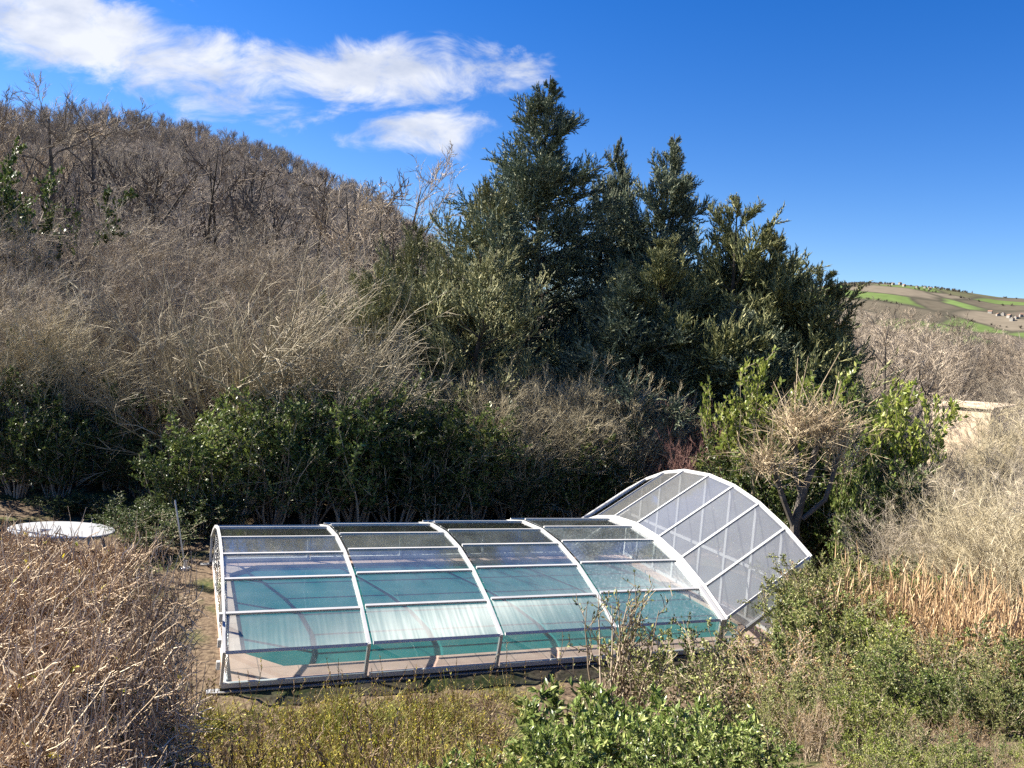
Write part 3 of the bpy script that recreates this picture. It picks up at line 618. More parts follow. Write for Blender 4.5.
# ------------------------------------------------------------------ plants: one builder per kind
class Kind:
    """a few differently grown plants of one kind; the first use of each moves it, later uses copy it with its parts"""
    def __init__(s, protos, h0): s.p = protos; s.h0 = h0; s.used = [False] * len(protos); s.k = 0
    def put(s, loc, scale, rz, label, group=None, cat=None, tilt=(0, 0), kind_i=None, sxy=1.0):
        i = s.k % len(s.p) if kind_i is None else kind_i
        s.k += 1
        o = s.p[i]
        if s.used[i]: o = copy_tree(o)
        s.used[i] = True
        o.location = loc; o.scale = (scale * sxy, scale * sxy, scale); o.rotation_euler = (tilt[0], tilt[1], rz)
        o['label'] = label
        if cat: o['category'] = cat
        if group: o['group'] = group
        elif 'group' in o: del o['group']
        return o
    def top(s, px, py, D, label, group=None, cat=None, rz=None, kind_i=None, sxy=1.0, tilt=(0, 0)):
        """stands at depth D below photo pixel (px, py), with its tip there"""
        p = at(px, py, D); g = float(hz(p[0], p[1])); i = s.k % len(s.p) if kind_i is None else kind_i
        sc = (p[2] - g) / s.h0[i]
        return s.put((p[0], p[1], g - .02), sc, PR.uniform(0, 6.28) if rz is None else rz, label, group, cat, tilt, i, sxy)
    def clean(s):
        for i, o in enumerate(s.p):
            if not s.used[i]:
                for c in list(KIDS.get(o.name, [])): bpy.data.objects.remove(c)
                bpy.data.objects.remove(o)
PR = np.random.default_rng(77)
ALLK = []
def kind(protos):
    k = Kind([p for p, h in protos], [h for p, h in protos]); ALLK.append(k); return k
def parts(name, cat, lst):
    r = empty(name); r['category'] = cat
    for nm, mb, mt in lst:
        if mb.n: kid(r, mb.build(nm, mt, r))
    return r

def bare_tree(seed, h=9.0, stems=1, spread=.5, n=(9, 7, 6, 4), mat='twig_grey', bark='bark', twig_r=.008, lean=.0, name='bare_tree', cat='tree', wig=.2):
    rng = np.random.default_rng(seed); tr = MB(); cw = MB()
    P = rng.normal(0, .12 * (stems > 1) * h / 9, (stems, 3)) * [1, 1, 0]
    ang = rng.uniform(0, 6.28, stems); tl = (spread if stems > 1 else .05)
    D = np.stack([np.cos(ang) * tl, np.sin(ang) * tl, np.ones(stems)], -1)
    a, ra = grow(rng, P, D, rng.uniform(.75, .95, stems) * h, .020 * h / (stems ** .35), 8, .07, .05, .12)
    tr.tubes(a, ra, 7)
    p, d, r, t, ix = spawn(rng, a, ra, n[0], .22 if stems == 1 else .15, .96, .75, .2)
    L = h * .42 * (1.05 - .65 * t) * rng.uniform(.7, 1.2, len(p))
    b, rb = grow(rng, p, d, L, np.maximum(r * .6, .012), 6, wig, .10, .2); tr.tubes(b, rb, 5)
    p, d, r, t, ix = spawn(rng, b, rb, n[1], .2, 1, .7, .2); L2 = L[ix] * .5 * (1.1 - .6 * t) * rng.uniform(.7, 1.3, len(p))
    c, rc = grow(rng, p, d, L2, np.maximum(r * .65, twig_r * 1.1), 4, wig, .09, .35); cw.tubes(c, rc, 4)
    p, d, r, t, ix = spawn(rng, c, rc, n[2], .15, 1, .65, .2); L3 = L2[ix] * .55 * (1.1 - .5 * t) * rng.uniform(.6, 1.3, len(p))
    e, re = grow(rng, p, d, L3, twig_r, 3, wig, .10, .4); cw.tubes(e, re, 3)
    if n[3]:
        p, d, r, t, ix = spawn(rng, e, re, n[3], .1, 1, .6, .2)
        cw.spikes(p, d + [0, 0, .25], L3[ix] * .7 * rng.uniform(.6, 1.3, len(p)), twig_r * .7)
    top = np.concatenate([v for v in cw.v])[:, 2].max()
    return parts(name, cat, [('trunk', tr, M[bark]), ('crown', cw, M[mat])]), top

def shrub(seed, h=3.0, stems=14, tilt=(.1, .7), n=(7, 6), leaf=None, leafn=0, LL=.1, LW=.05, twig='twig_brown', twig_r=.006, n3=0, base_r=.35, wig=.14, up=.06, sr=1.0, name='shrub', cat='shrub', fold=False, lt0=.1, upl=.6, l1=.38, l2=.42, ang=.65, mixleaf=None):
    rng = np.random.default_rng(seed); st = MB(); fo = MB()
    a0 = rng.uniform(0, 6.28, stems); rr = base_r * np.sqrt(rng.uniform(0, 1, stems)); P = np.stack([rr * np.cos(a0), rr * np.sin(a0), 0 * a0], -1)
    tl = rng.uniform(*tilt, stems); a1 = a0 + rng.normal(0, .5, stems)
    D = np.stack([np.cos(a1) * np.sin(tl), np.sin(a1) * np.sin(tl), np.cos(tl)], -1)
    L0 = h * rng.uniform(.7, 1.02, stems)
    a, ra = grow(rng, P, D, L0, (.0065 * h + .006) * sr, 7, .08 / sr ** .5, up, .2); st.tubes(a, ra, 5)
    p, d, r, t, ix = spawn(rng, a, ra, n[0], .12, .98, ang, .2); L1 = L0[ix] * l1 * (1.15 - .7 * t) * rng.uniform(.6, 1.25, len(p))
    b, rb = grow(rng, p, d, L1, np.maximum(r * .55, twig_r), 4, wig, up, .4); st.tubes(b, rb, 4)
    p, d, r, t, ix = spawn(rng, b, rb, n[1], .1, 1, ang, .2); L2 = L1[ix] * l2 * rng.uniform(.6, 1.4, len(p))
    c, rc = grow(rng, p, d, L2, twig_r, 3, wig, up, .5); st.tubes(c, rc, 3)
    if n3:
        p, d, r, t, ix = spawn(rng, c, rc, n3, .1, 1, .6, .2); st.spikes(p, d + [0, 0, .2], L2[ix] * .6 * rng.uniform(.5, 1.3, len(p)), twig_r * .7)
    if leafn:
        p, d, r, t, ix = spawn(rng, c, rc, leafn, lt0, 1, .9, .3)
        sz = rng.uniform(.65, 1.25, len(p)); fo.leaves(rng, p, d + [0, 0, .25], LL * sz, LW * sz, 0, upl, fold)
        p, d, r, t, ix = spawn(rng, b, rb, leafn // 2 + 1, .3, 1, .9, .3)
        sz = rng.uniform(.65, 1.25, len(p)); fo.leaves(rng, p, d + [0, 0, .25], LL * sz, LW * sz, 0, upl, fold)
    top = np.percentile(np.concatenate(st.v)[:, 2], 99.7)
    if leafn: return parts(name, cat, [('stems', st, M[twig]), ('foliage', fo, M[leaf])]), top
    o = st.build(name, M[twig]); o['category'] = cat
    return o, top

def conifer(seed, h=14, rmax=3.2, nb=150, mat='conifer', shape=.85, base=.06, up=.35, nn=(18, 7, 9), spike=(.13, .019), name='conifer_tree', leader=1, rough=.25):
    rng = np.random.default_rng(seed); tr = MB(); cw = MB()
    P = np.zeros((leader, 3)); D = np.tile([0, 0, 1.], (leader, 1))
    if leader > 1: P[:, :2] = rng.normal(0, .3, (leader, 2)); D[:, :2] = rng.normal(0, .16, (leader, 2))
    Ls = h * np.concatenate([[1.0], rng.uniform(.7, .92, leader - 1)])
    a, ra = grow(rng, P, D, Ls, .016 * h, 14, .008, .03, .06); tr.tubes(a, ra, 8)
    per = nb // leader
    p, d, r, t, ix = spawn(rng, a, ra, per, base, .975, 1.2, .15)
    ang_lump = np.arctan2(d[:, 1], d[:, 0]); lump = 1 + rough * np.sin(ang_lump * 3 + t * 23 + seed) * np.cos(t * 17 + seed * 2)
    Lb = np.maximum(rmax * ((1 - t) ** shape) * (Ls[ix] / h) * (.45 + .55 * np.clip(t / .12, 0, 1)) * lump * rng.uniform(.5, 1.4, len(p)), .18)
    d = nrm(d * [1, 1, 0] + np.stack([0 * t, 0 * t, .05 + .75 * t ** 1.5], -1))
    b, rb = grow(rng, p, d, Lb, np.clip(Lb * .014, .01, .06), 6, .07, up * .16, .2); tr.tubes(b, rb, 4)
    p, d, r, t, ix = spawn(rng, b, rb, nn[0], .15, 1, .6, .2)
    L2 = np.clip(Lb[ix] * .40 * (1.15 - .6 * t), .1, 1.3) * rng.uniform(.7, 1.25, len(p))
    c, rc = grow(rng, p, d, L2, .012, 4, .10, up * .5, .5); cw.tubes(c, rc, 3)
    p, d, r, t, ix = spawn(rng, c, rc, nn[1], .12, 1, .5, .15); L3 = np.clip(L2[ix] * .5, .06, .5) * rng.uniform(.7, 1.3, len(p))
    e, re = grow(rng, p, d, L3, .012, 2, .12, up * .3, .5)
    p, d, r, t, ix = spawn(rng, e, re, nn[2], .0, 1.0, .45, .2)
    sz = rng.uniform(.6, 1.3, len(p)) * np.clip(L3[ix] / .3, .3, 1); cw.spikes(p, d + [0, 0, .15], spike[0] * sz, spike[1] * sz)
    top = np.concatenate(cw.v)[:, 2].max()
    return parts(name, 'tree', [('trunk', tr, M['bark_dark']), ('crown', cw, M[mat])]), top

# ---- conifers
K_con = kind([conifer(1, 14, 5.0, 210, shape=.9, up=.16, rough=.18), conifer(2, 11, 4.0, 165, leader=1, shape=.85, up=.2), conifer(3, 8, 3.4, 150, 'conifer_warm', leader=2, shape=.75)])
K_pale = kind([conifer(5, 6, 2.1, 150, 'conifer_pale', shape=.6, up=.5, leader=2, nn=(12, 6, 7), spike=(.10, .014))])
GC = 'dark conifers behind the hedge'
K_con.top(557, 77, 27, 'tallest dark conifer with a pointed top rising above the hedge', GC, kind_i=0, rz=.3, sxy=1.0)
K_con.top(624, 136, 29, 'slim dark conifer spire close behind the tallest conifer', GC, kind_i=1, rz=1.2, sxy=.5)
K_con.top(668, 134, 28, 'second tallest conifer with an open ragged top', GC, kind_i=1, rz=2.9, sxy=.8)
K_con.top(708, 192, 25.5, 'sunlit olive conifer in the middle of the conifer row', GC, kind_i=2, rz=.5, sxy=1.0)
K_con.top(762, 216, 26, 'broad dark conifer between the olive one and the row end', GC, kind_i=2, rz=2.2, sxy=1.12)
K_con.top(808, 252, 25, 'lowest dark conifer at the valley end of the row', GC, kind_i=2, rz=4.0, sxy=1.05)
K_con.top(836, 330, 24, 'small dark conifer skirt against the bare valley trees', GC, kind_i=2, rz=5.1, sxy=.85)
K_con.top(742, 300, 23.5, 'low dark bushy conifer in front of the broad one', GC, kind_i=1, rz=5.5, sxy=1.3)
K_con.top(640, 260, 23.8, 'low dark conifer filling the gap below the spire', GC, kind_i=1, rz=.2, sxy=1.3)
K_pale.top(462, 172, 25, 'pale yellowish conifer leaning against the tallest conifer', 'pale conifers beside the tallest conifer', rz=.4)
K_pale.top(425, 215, 25.5, 'shorter pale yellowish conifer at the edge of the bare thicket', 'pale conifers beside the tallest conifer', rz=2.4, sxy=.9)
K_pale.top(402, 262, 23.5, 'round grey green conifer bush in front of the bare trees', 'pale conifers beside the tallest conifer', rz=4.4, sxy=1.3)
K_pale.top(490, 245, 23, 'low sunlit conifer at the foot of the tallest conifer', 'pale conifers beside the tallest conifer', rz=5.4, sxy=1.2)

# ---- bare trees on the slope and in the valley
K_bare = kind([bare_tree(11, 9, n=(11, 8, 7, 5)), bare_tree(12, 8, 3, .4, n=(8, 7, 6, 4)), bare_tree(13, 10, n=(12, 8, 7, 4), mat='twig_brown'), bare_tree(14, 7, 5, .45, n=(6, 7, 6, 4), mat='twig_brown')])
rng = np.random.default_rng(3)
GB = 'bare trees covering the hillside'
cnt = 0
pts_used = []
for k in range(900):
    if cnt >= 120: break
    px = rng.uniform(-60, 470); D = 38 + 95 * rng.uniform()
    q = at(px, 300, D); x, y = q[0], q[1]
    if any((x - u) ** 2 + (y - v) ** 2 < 9 for u, v in pts_used): continue
    pts_used.append((x, y)); g = float(hz(x, y)); hgt = rng.uniform(4.5, 8.5)
    i = int(rng.integers(4)); K_bare.put((x, y, g - .05), hgt / K_bare.h0[i], rng.uniform(0, 6.28), 'bare grey tree among many on the wooded hillside', GB, kind_i=i); cnt += 1
for px, py, D, i, lab in ((15, 80, 50, 0, 'tall bare tree highest on the skyline beside the picture edge'), (62, 73, 52, 2, 'tall fine twigged bare tree breaking the skyline of the hill'), (100, 98, 54, 1, 'bare tree just below the skyline next to the fine twigged one'), (-25, 84, 46, 3, 'wide bare tree partly cut off by the picture edge'),
                     (272, 196, 48, 2, 'dark stemmed bare tree with a forked trunk in the middle of the hillside'), (190, 168, 55, 0, 'dark spreading bare tree on the hillside below the cloud'), (385, 152, 40, 1, 'thin bare tree standing against the sky beside the pale conifers'), (415, 178, 42, 3, 'slender bare saplings against the sky next to the thin bare tree')):
    K_bare.top(px, py, D, lab, None, kind_i=i)
K_dark = kind([bare_tree(15, 8, 1, n=(9, 6, 4, 0), mat='twig_dark', bark='bark_dark', twig_r=.016, wig=.22), bare_tree(16, 8, 3, .4, n=(7, 6, 4, 0), mat='twig_dark', bark='bark_dark', twig_r=.016, wig=.22)])
for j, (px, py, D) in enumerate(((175, 158, 46), (215, 172, 40), (262, 190, 38), (300, 178, 44), (292, 205, 36), (335, 195, 42), (360, 188, 46), (240, 160, 52), (150, 150, 55), (325, 172, 56), (375, 215, 36), (120, 160, 44), (90, 150, 48), (200, 140, 62), (275, 158, 64))):
    K_dark.top(px, py, D, 'dark stemmed bare tree standing out among paler trees on the hillside', 'dark stemmed trees on the hillside', kind_i=j % 2)
GV = 'bare trees in the valley'
pts_used = []; cnt = 0
for k in range(900):
    if cnt >= 85: break
    px = rng.uniform(800, 1120); D = 30 + 90 * rng.uniform() ** 1.2
    q = at(px, 350, D); x, y = q[0], q[1]
    if any((x - u) ** 2 + (y - v) ** 2 < 8 for u, v in pts_used): continue
    if 905 < px < 1012 and y < 50: continue
    pts_used.append((x, y)); g = float(hz(x, y))
    py = np.interp(px, [800, 850, 900, 950, 1000, 1100], [300, 306, 312, 320, 333, 350]) + rng.uniform(-14, 14)
    hgt = np.clip(at(px, py, D)[2] - g, 3.5, 13)
    i = int(rng.integers(4)); K_bare.put((x, y, g - .05), hgt / K_bare.h0[i], rng.uniform(0, 6.28), 'bare brown tree among many filling the valley below the far fields', GV, kind_i=i); cnt += 1
K_bare.top(912, 303, 62, 'rounded bare tree tallest among the valley trees', None, kind_i=2)

# the wood on the rest of the hill reads as one mass
def build_wood():
    rng = np.random.default_rng(21); mb = MB()
    base = []
    for v in range(5):
        t = MB(); r = np.random.default_rng(300 + v)
        a, ra = grow(r, np.zeros((1, 3)), np.array([[0, 0, 1.]]), 6.4, .11, 4, .06, .05, .2); t.tubes(a, ra, 3)
        p, d, q, tt, ix = spawn(r, a, ra, 14, .2, 1, .75, .2); b, rb = grow(r, p, d, 3.7 * (1.1 - .5 * tt), .055, 2, .14, .12, .4); t.tubes(b, rb, 3)
        p, d, q, tt, ix = spawn(r, b, rb, 19, .1, 1, .7, .25); t.spikes(p, d + [0, 0, .3], r.uniform(.8, 2.1, len(p)), .036)
        V = np.concatenate(t.v); base.append((V, t.f))
    P = []
    while len(P) < 4800:
        az = rng.uniform(R(-42), R(6)); rr = math.sqrt(rng.uniform(70 ** 2, 380 ** 2)); P.append((math.sin(az) * rr, math.cos(az) * rr))
    for k in range(900):
        az = rng.uniform(R(14), R(48)); rr = rng.uniform(90, 330); P.append((math.sin(az) * rr, math.cos(az) * rr))
    P = np.array(P); Zs = hz(P[:, 0], P[:, 1]); far = np.hypot(P[:, 0], P[:, 1])
    which = rng.integers(0, 5, len(P))
    for v, (V, fs) in enumerate(base):
        s = np.where(which == v)[0]; n = len(s); ang = rng.uniform(0, 6.28, n); sc = rng.uniform(.6, 1.05, n) * np.clip(1.25 - far[s] / 700, .75, 1.1)
        c, sn = np.cos(ang), np.sin(ang)
        X = (V[None, :, 0] * c[:, None] - V[None, :, 1] * sn[:, None]) * sc[:, None] + P[s, 0][:, None]; Y = (V[None, :, 0] * sn[:, None] + V[None, :, 1] * c[:, None]) * sc[:, None] + P[s, 1][:, None]
        Z = V[None, :, 2] * sc[:, None] + Zs[s][:, None]
        off = mb.n; mb.v.append(np.stack([X, Y, Z], -1).reshape(-1, 3)); mb.n += n * len(V)
        for F, mt in fs: mb.f.append((((np.arange(n) * len(V))[:, None, None] + F[None]).reshape(-1, F.shape[1]) + off, 0))
    tag(mb.build('bare_wood', M['twig_forest']), 'grey brown leafless wood covering the far part of the hill', 'wood', kind='stuff')
build_wood()

# ---- bare thicket shrubs
K_thick = kind([shrub(31, 6.0, 20, (.05, .55), (10, 9), twig='twig_grey', n3=8, twig_r=.0045, name='bare_shrub', ang=.8, wig=.24, sr=.42, l1=.32), shrub(32, 6.0, 20, (.05, .6), (10, 9), twig='twig_tan', n3=8, twig_r=.0045, name='bare_shrub', ang=.8, wig=.24, sr=.42, l1=.32),
                shrub(33, 4.0, 26, (.02, .42), (9, 7), twig='twig_straw', n3=7, twig_r=.004, name='bare_shrub', ang=.6, wig=.2, sr=.5), shrub(34, 3.0, 16, (.1, .8), (9, 7), twig='twig_red', n3=6, twig_r=.0045, name='bare_shrub', wig=.22, sr=.6)])
def scatter(K, lst, label, group, Dj=.8, idx=None, cat=None, sxy=1.0):
    for (px, py, D) in lst:
        K.top(px + PR.uniform(-6, 6), py + PR.uniform(-8, 8), D + PR.uniform(-Dj, Dj), label, group, cat, kind_i=(None if idx is None else idx[int(PR.integers(len(idx)))]), sxy=sxy * PR.uniform(.9, 1.2))
G1 = 'bare grey thicket between hedge and hillside'
L1 = 'bare grey brown shrub in the thicket between dark hedge and hillside'
scatter(K_thick, [(-20, 205, 26), (20, 230, 24), (60, 215, 28), (95, 205, 30), (130, 205, 29), (165, 215, 27), (200, 218, 29), (235, 228, 28), (270, 238, 29), (305, 245, 28), (340, 250, 30), (370, 262, 27), (-30, 190, 32), (45, 190, 34), (110, 190, 35), (180, 200, 35), (250, 215, 34), (320, 230, 34), (150, 245, 24), (215, 255, 24), (285, 270, 24), (345, 285, 25), (385, 300, 23), (80, 250, 24), (10, 270, 22)], L1, G1, idx=(0, 0, 1))
scatter(K_thick, [(20, 290, 19), (60, 300, 19.5), (-20, 250, 20)], 'straw brown twiggy shrub above the dark evergreens near the table', 'twiggy shrubs above the table', idx=(1, 2))
# pale spreading pruned tree
def pale_tree():
    rng = np.random.default_rng(41); tr = MB(); cw = MB(); h = 3.6
    n0 = 9; P = rng.normal(0, .15, (n0, 3)) * [1, 1, 0] + [0, 0, 0]; D = np.stack([rng.uniform(-1.0, 1.0, n0), rng.uniform(-.6, .6, n0), rng.uniform(.8, 1.4, n0)], -1)
    a, ra = grow(rng, P, D, rng.uniform(1.3, 2.0, n0), .055, 7, .22, .03, .45); tr.tubes(a, ra, 7)
    p, d, r, t, ix = spawn(rng, a, ra, 7, .35, 1, .7, .3); b, rb = grow(rng, p, d + [.25, 0, .2], rng.uniform(.5, 1.1, len(p)), np.maximum(r * .6, .016), 4, .25, .05, .5); tr.tubes(b, rb, 5)
    p, d, r, t, ix = spawn(rng, b, rb, 6, .2, 1, .6, .3); o = nrm(p * [1, 1, 0] + 1e-6); d = nrm(d * .75 + o * .45 + np.array([.12, 0, .55]))
    L = rng.uniform(.4, 1.5, len(p)); c, rc = grow(rng, p, d, L, .0075, 5, .15, .03, .35); cw.tubes(c, rc, 4)
    p, d, r, t, ix = spawn(rng, c, rc, 11, .15, .95, .65, .25); cw.spikes(p, d, rng.uniform(.12, .5, len(p)), .004)
    top = np.percentile(np.concatenate(cw.v)[:, 2], 99.5)
    return parts('pruned_tree', 'tree', [('trunk', tr, M['twig_pale']), ('crown', cw, M['twig_pale'])]), top
K_pal = kind([pale_tree()])
K_pal.top(285, 264, 20.2, 'pale spreading pruned tree with long upswept shoots above the dark hedge', None, rz=0, sxy=.85)
K_pal.top(165, 285, 21.6, 'second pale tree with upswept shoots, nearer the white table', None, rz=2.5, sxy=.85)
K_pal.top(350, 315, 20.3, 'smaller pale tree with upswept shoots beside the grey green conifer bush', None, rz=-1.4, sxy=.7)

# ---- evergreen hedge behind the pool
EV = dict(h=3.2, stems=15, tilt=(.05, .6), n=(8, 7), leafn=11, LL=.105, LW=.052, name='evergreen_shrub', wig=.16)
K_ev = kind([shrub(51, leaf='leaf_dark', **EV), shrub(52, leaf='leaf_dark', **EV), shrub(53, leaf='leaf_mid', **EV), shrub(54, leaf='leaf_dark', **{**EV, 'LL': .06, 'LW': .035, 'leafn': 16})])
G2 = 'dark evergreen hedge shrubs around the pool'
L2_ = 'dark glossy evergreen shrub in the tall hedge behind the pool'
LT = 'dark glossy evergreen shrub behind the white table'
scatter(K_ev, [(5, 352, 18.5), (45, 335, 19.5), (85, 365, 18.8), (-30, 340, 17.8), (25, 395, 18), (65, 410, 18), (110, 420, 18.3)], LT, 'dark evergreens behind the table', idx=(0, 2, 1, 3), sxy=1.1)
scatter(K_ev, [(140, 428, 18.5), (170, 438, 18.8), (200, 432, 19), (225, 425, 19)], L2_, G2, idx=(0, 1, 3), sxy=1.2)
base = [(a, 8.3 + PR.uniform(-.2, .3)) for a in np.arange(-.6, 10.5, .95)]
for j, (a, b) in enumerate(base):
    x, y = pool_xy(a, b); px = 512 + F_PX * x / y
    py = np.interp(px, [200, 260, 300, 400, 500, 600, 690, 760], [425, 402, 386, 392, 428, 444, 450, 445]) + PR.uniform(-8, 10)
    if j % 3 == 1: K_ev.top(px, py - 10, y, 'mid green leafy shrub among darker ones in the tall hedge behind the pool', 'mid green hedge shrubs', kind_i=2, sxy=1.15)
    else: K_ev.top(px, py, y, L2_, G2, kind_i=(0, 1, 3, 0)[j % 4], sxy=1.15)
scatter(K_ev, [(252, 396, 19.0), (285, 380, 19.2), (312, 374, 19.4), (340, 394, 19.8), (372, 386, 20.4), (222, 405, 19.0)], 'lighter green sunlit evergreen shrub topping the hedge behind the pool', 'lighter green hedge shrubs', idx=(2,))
scatter(K_ev, [(405, 372, 20.6), (440, 380, 20.8), (470, 402, 20.6), (415, 405, 19.8)], 'yellowish green leafy shrub at the hedge below the pale conifers', 'yellowish hedge shrubs below the pale conifers', idx=(2,))
scatter(K_thick, [(430, 372, 22), (470, 378, 21.5), (505, 375, 21.3), (530, 370, 21.4), (555, 372, 21.4), (580, 368, 21.6), (605, 378, 21.5), (630, 382, 21.6), (655, 392, 21.8), (680, 405, 22), (520, 386, 21.0), (565, 390, 21.2), (610, 396, 21.6), (645, 406, 22), (495, 396, 20.6), (540, 398, 21), (585, 400, 21.4), (630, 408, 22), (665, 418, 22.4), (460, 390, 20.6), (430, 386, 20.6), (385, 376, 20.6), (345, 370, 20.4)], 'straw coloured bare shrub growing up through the hedge below the conifers', 'straw coloured bare shrubs in the hedge', idx=(2,))
scatter(K_thick, [(360, 350, 22.5), (395, 345, 22.5), (330, 345, 22.5), (300, 350, 22), (450, 350, 23), (500, 362, 23)], 'brown bare shrub between hedge and conifers', 'brown bare shrubs behind the hedge', idx=(1, 0))
scatter(K_thick, [(690, 405, 21), (715, 398, 21.5), (740, 400, 22), (765, 402, 22.5), (700, 425, 20), (728, 430, 20.5), (790, 405, 24), (820, 400, 25)], 'reddish bare shrub between the conifers and the pollarded tree', 'reddish bare shrubs beyond the raised pool cover', idx=(3,))
scatter(K_ev, [(138, 490, 16.2), (155, 494, 16), (208, 496, 17), (115, 494, 17), (90, 496, 17.2), (62, 498, 17.4), (35, 498, 17.6), (8, 500, 17.6), (150, 512, 15.4), (180, 490, 17.2), (205, 480, 17.6)], 'low dark evergreen added to stand for shade between the table and the pool cover', 'low dark evergreens added to stand for shade', idx=(0, 1, 3), sxy=2.0)  # added dark shrubs that cover lit ground and stand in for shade
# evergreen tree, ivy clad, at the far left
K_ivy = kind([shrub(57, h=5.5, stems=10, tilt=(.02, .3), n=(12, 7), leaf='leaf_dark', leafn=16, LL=.085, LW=.06, l1=.28, name='evergreen_tree', cat='tree', base_r=.3)])
K_ivy.top(8, 158, 27, 'dark ivy green tree among bare trees beside the thicket', None, sxy=.8)
for j, (x, y) in enumerate(((-14.2, 15.9),)):
    K_ivy.put((x, y, float(hz(x, y))), (5.0 + .4 * j) / K_ivy.h0[0], j * 1.7, 'tall dark evergreen tree out of view, added to dapple the white table with shade', None, kind_i=0, sxy=1.3)  # unseen tree, added only to throw dappled shade over the table
K_ivy.top(-18, 150, 28, 'second dark ivy green tree, cut off by the picture edge', None, sxy=.8)

# ---- right of the pool
BR = dict(h=3.0, stems=12, tilt=(.03, .35), n=(8, 6), leafn=10, LL=.11, LW=.055, name='bright_shrub', wig=.12, up=.12)
K_br = kind([shrub(61, leaf='leaf_bright', **BR), shrub(62, leaf='leaf_mid', **BR)])
K_br.top(768, 360, 18.3, 'tall bright green leafy shrub beside the pollarded tree, nearer the conifers', None, kind_i=0, sxy=.75)
K_br.top(748, 392, 18.8, 'lower bright green shrub next to the tall bright one', None, kind_i=0, sxy=.75)
K_br.top(893, 378, 17.2, 'tall bright green shrub standing between pollarded tree and bare thicket', None, kind_i=0, sxy=.75)
K_br.top(866, 405, 17.5, 'mid green shrub between the pollarded tree and the outer bright shrub', None, kind_i=1, sxy=.8)
K_br.top(862, 450, 15.6, 'mid green leafy shrub close beside the pollarded trunk on its valley side', None, kind_i=1, sxy=.5)
K_br.top(838, 392, 18.5, 'mid green shrub directly behind the pollarded tree', None, kind_i=1, sxy=.8)
scatter(K_ev, [(735, 440, 18.6), (765, 432, 18), (792, 440, 17.4), (840, 445, 16.8), (868, 452, 16.4), (890, 470, 16), (755, 470, 17.4), (780, 490, 16.6)], 'dark evergreen shrub beyond the raised end of the pool cover', 'dark evergreens beyond the raised cover', idx=(0, 3, 2))
def pollard():
    rng = np.random.default_rng(71); tr = MB(); cw = MB()
    pts = np.array([[(0, 0, 0), (.02, .02, .6), (-.02, .03, 1.2), (.03, 0, 1.75)], [(-.02, .03, 1.15), (-.18, .04, 1.5), (-.32, .05, 1.85), (-.42, .05, 2.15)], [(.03, 0, 1.7), (.14, .04, 2.0), (.12, .0, 2.25), (.22, 0, 2.45)], [(.02, 0, 1.6), (-.08, .06, 1.95), (-.05, .1, 2.2), (-.12, .12, 2.4)], [(.05, 0, 1.3), (.3, -.05, 1.6), (.36, -.05, 1.9), (.42, -.03, 2.25)]], float)
    rad = np.array([[.075, .062, .058, .05], [.04, .036, .034, .04], [.042, .038, .036, .042], [.035, .03, .03, .04], [.034, .03, .028, .036]]); tr.tubes(pts, rad, 8)
    heads = pts[1:, -1] + np.array([(0, 0, -.25), (0, 0, 0), (0, 0, .05), (0, 0, -.1)]); n = 85
    P = np.repeat(heads, n, 0) + rng.normal(0, .11, (4 * n, 3)); D = rng.normal(size=(4 * n, 3)) * [.62, .5, .3] + [0, 0, .8]
    a, ra = grow(rng, P, D, rng.uniform(.15, .75, 4 * n), .0045, 5, .28, .08, .5); cw.tubes(a, ra, 4)
    p, d, r, t, ix = spawn(rng, a, ra, 4, .3, 1, .5, .2); cw.spikes(p, d, rng.uniform(.08, .3, len(p)), .005)
    P = np.repeat(heads, 12, 0); D = rng.normal(size=(48, 3)) * [.25, .25, .05] + [0, 0, 1]; a, ra = grow(rng, P, D, rng.uniform(.35, 1.35, 48) * rng.uniform(.6, 1, 48), .011, 4, .03, .03, .3); cw.tubes(a, ra, 4)
    return parts('pollarded_tree', 'tree', [('trunk', tr, M['bark']), ('crown', cw, M['twig_poll'])]), 3.5
M['twig_poll'] = leafmat('twig_poll', [(.21, .155, .095), (.35, .275, .175), (.48, .40, .275)], 0, .7, .2, .1)
K_pol = kind([pollard()])
K_pol.top(815, 362, 15.0, 'pollarded tree with a knobbly trunk and a mop of short orange brown twigs', None, rz=.2, sxy=1.15)
# bare thicket on the right
GR = 'bare straw brown thicket on the valley side'
LR = 'straw brown bare shrub in the big thicket on the valley side'
scatter(K_thick, [(925, 450, 19), (950, 438, 18), (982, 440, 20), (1020, 410, 21), (1045, 400, 19), (915, 455, 16.5), (945, 465, 15.5), (980, 455, 16), (1010, 440, 16.5), (1050, 430, 15), (930, 500, 13.5), (965, 495, 13), (1000, 480, 13.5), (1035, 465, 13), (1080, 450, 13), (905, 505, 14.5), (990, 520, 11.5), (1025, 510, 11), (1060, 495, 11)], LR, GR, idx=(2, 1, 2, 0))
scatter(K_thick, [(872, 402, 26), (880, 395, 27), (935, 446, 30), (985, 447, 30), (1045, 405, 28), (1065, 390, 26), (860, 380, 32), (880, 378, 34), (1052, 380, 36), (1075, 375, 34), (905, 360, 56), (1000, 372, 55)], 'grey brown bare shrub in front of the stone shed', 'bare shrubs around the stone shed', idx=(0, 1))
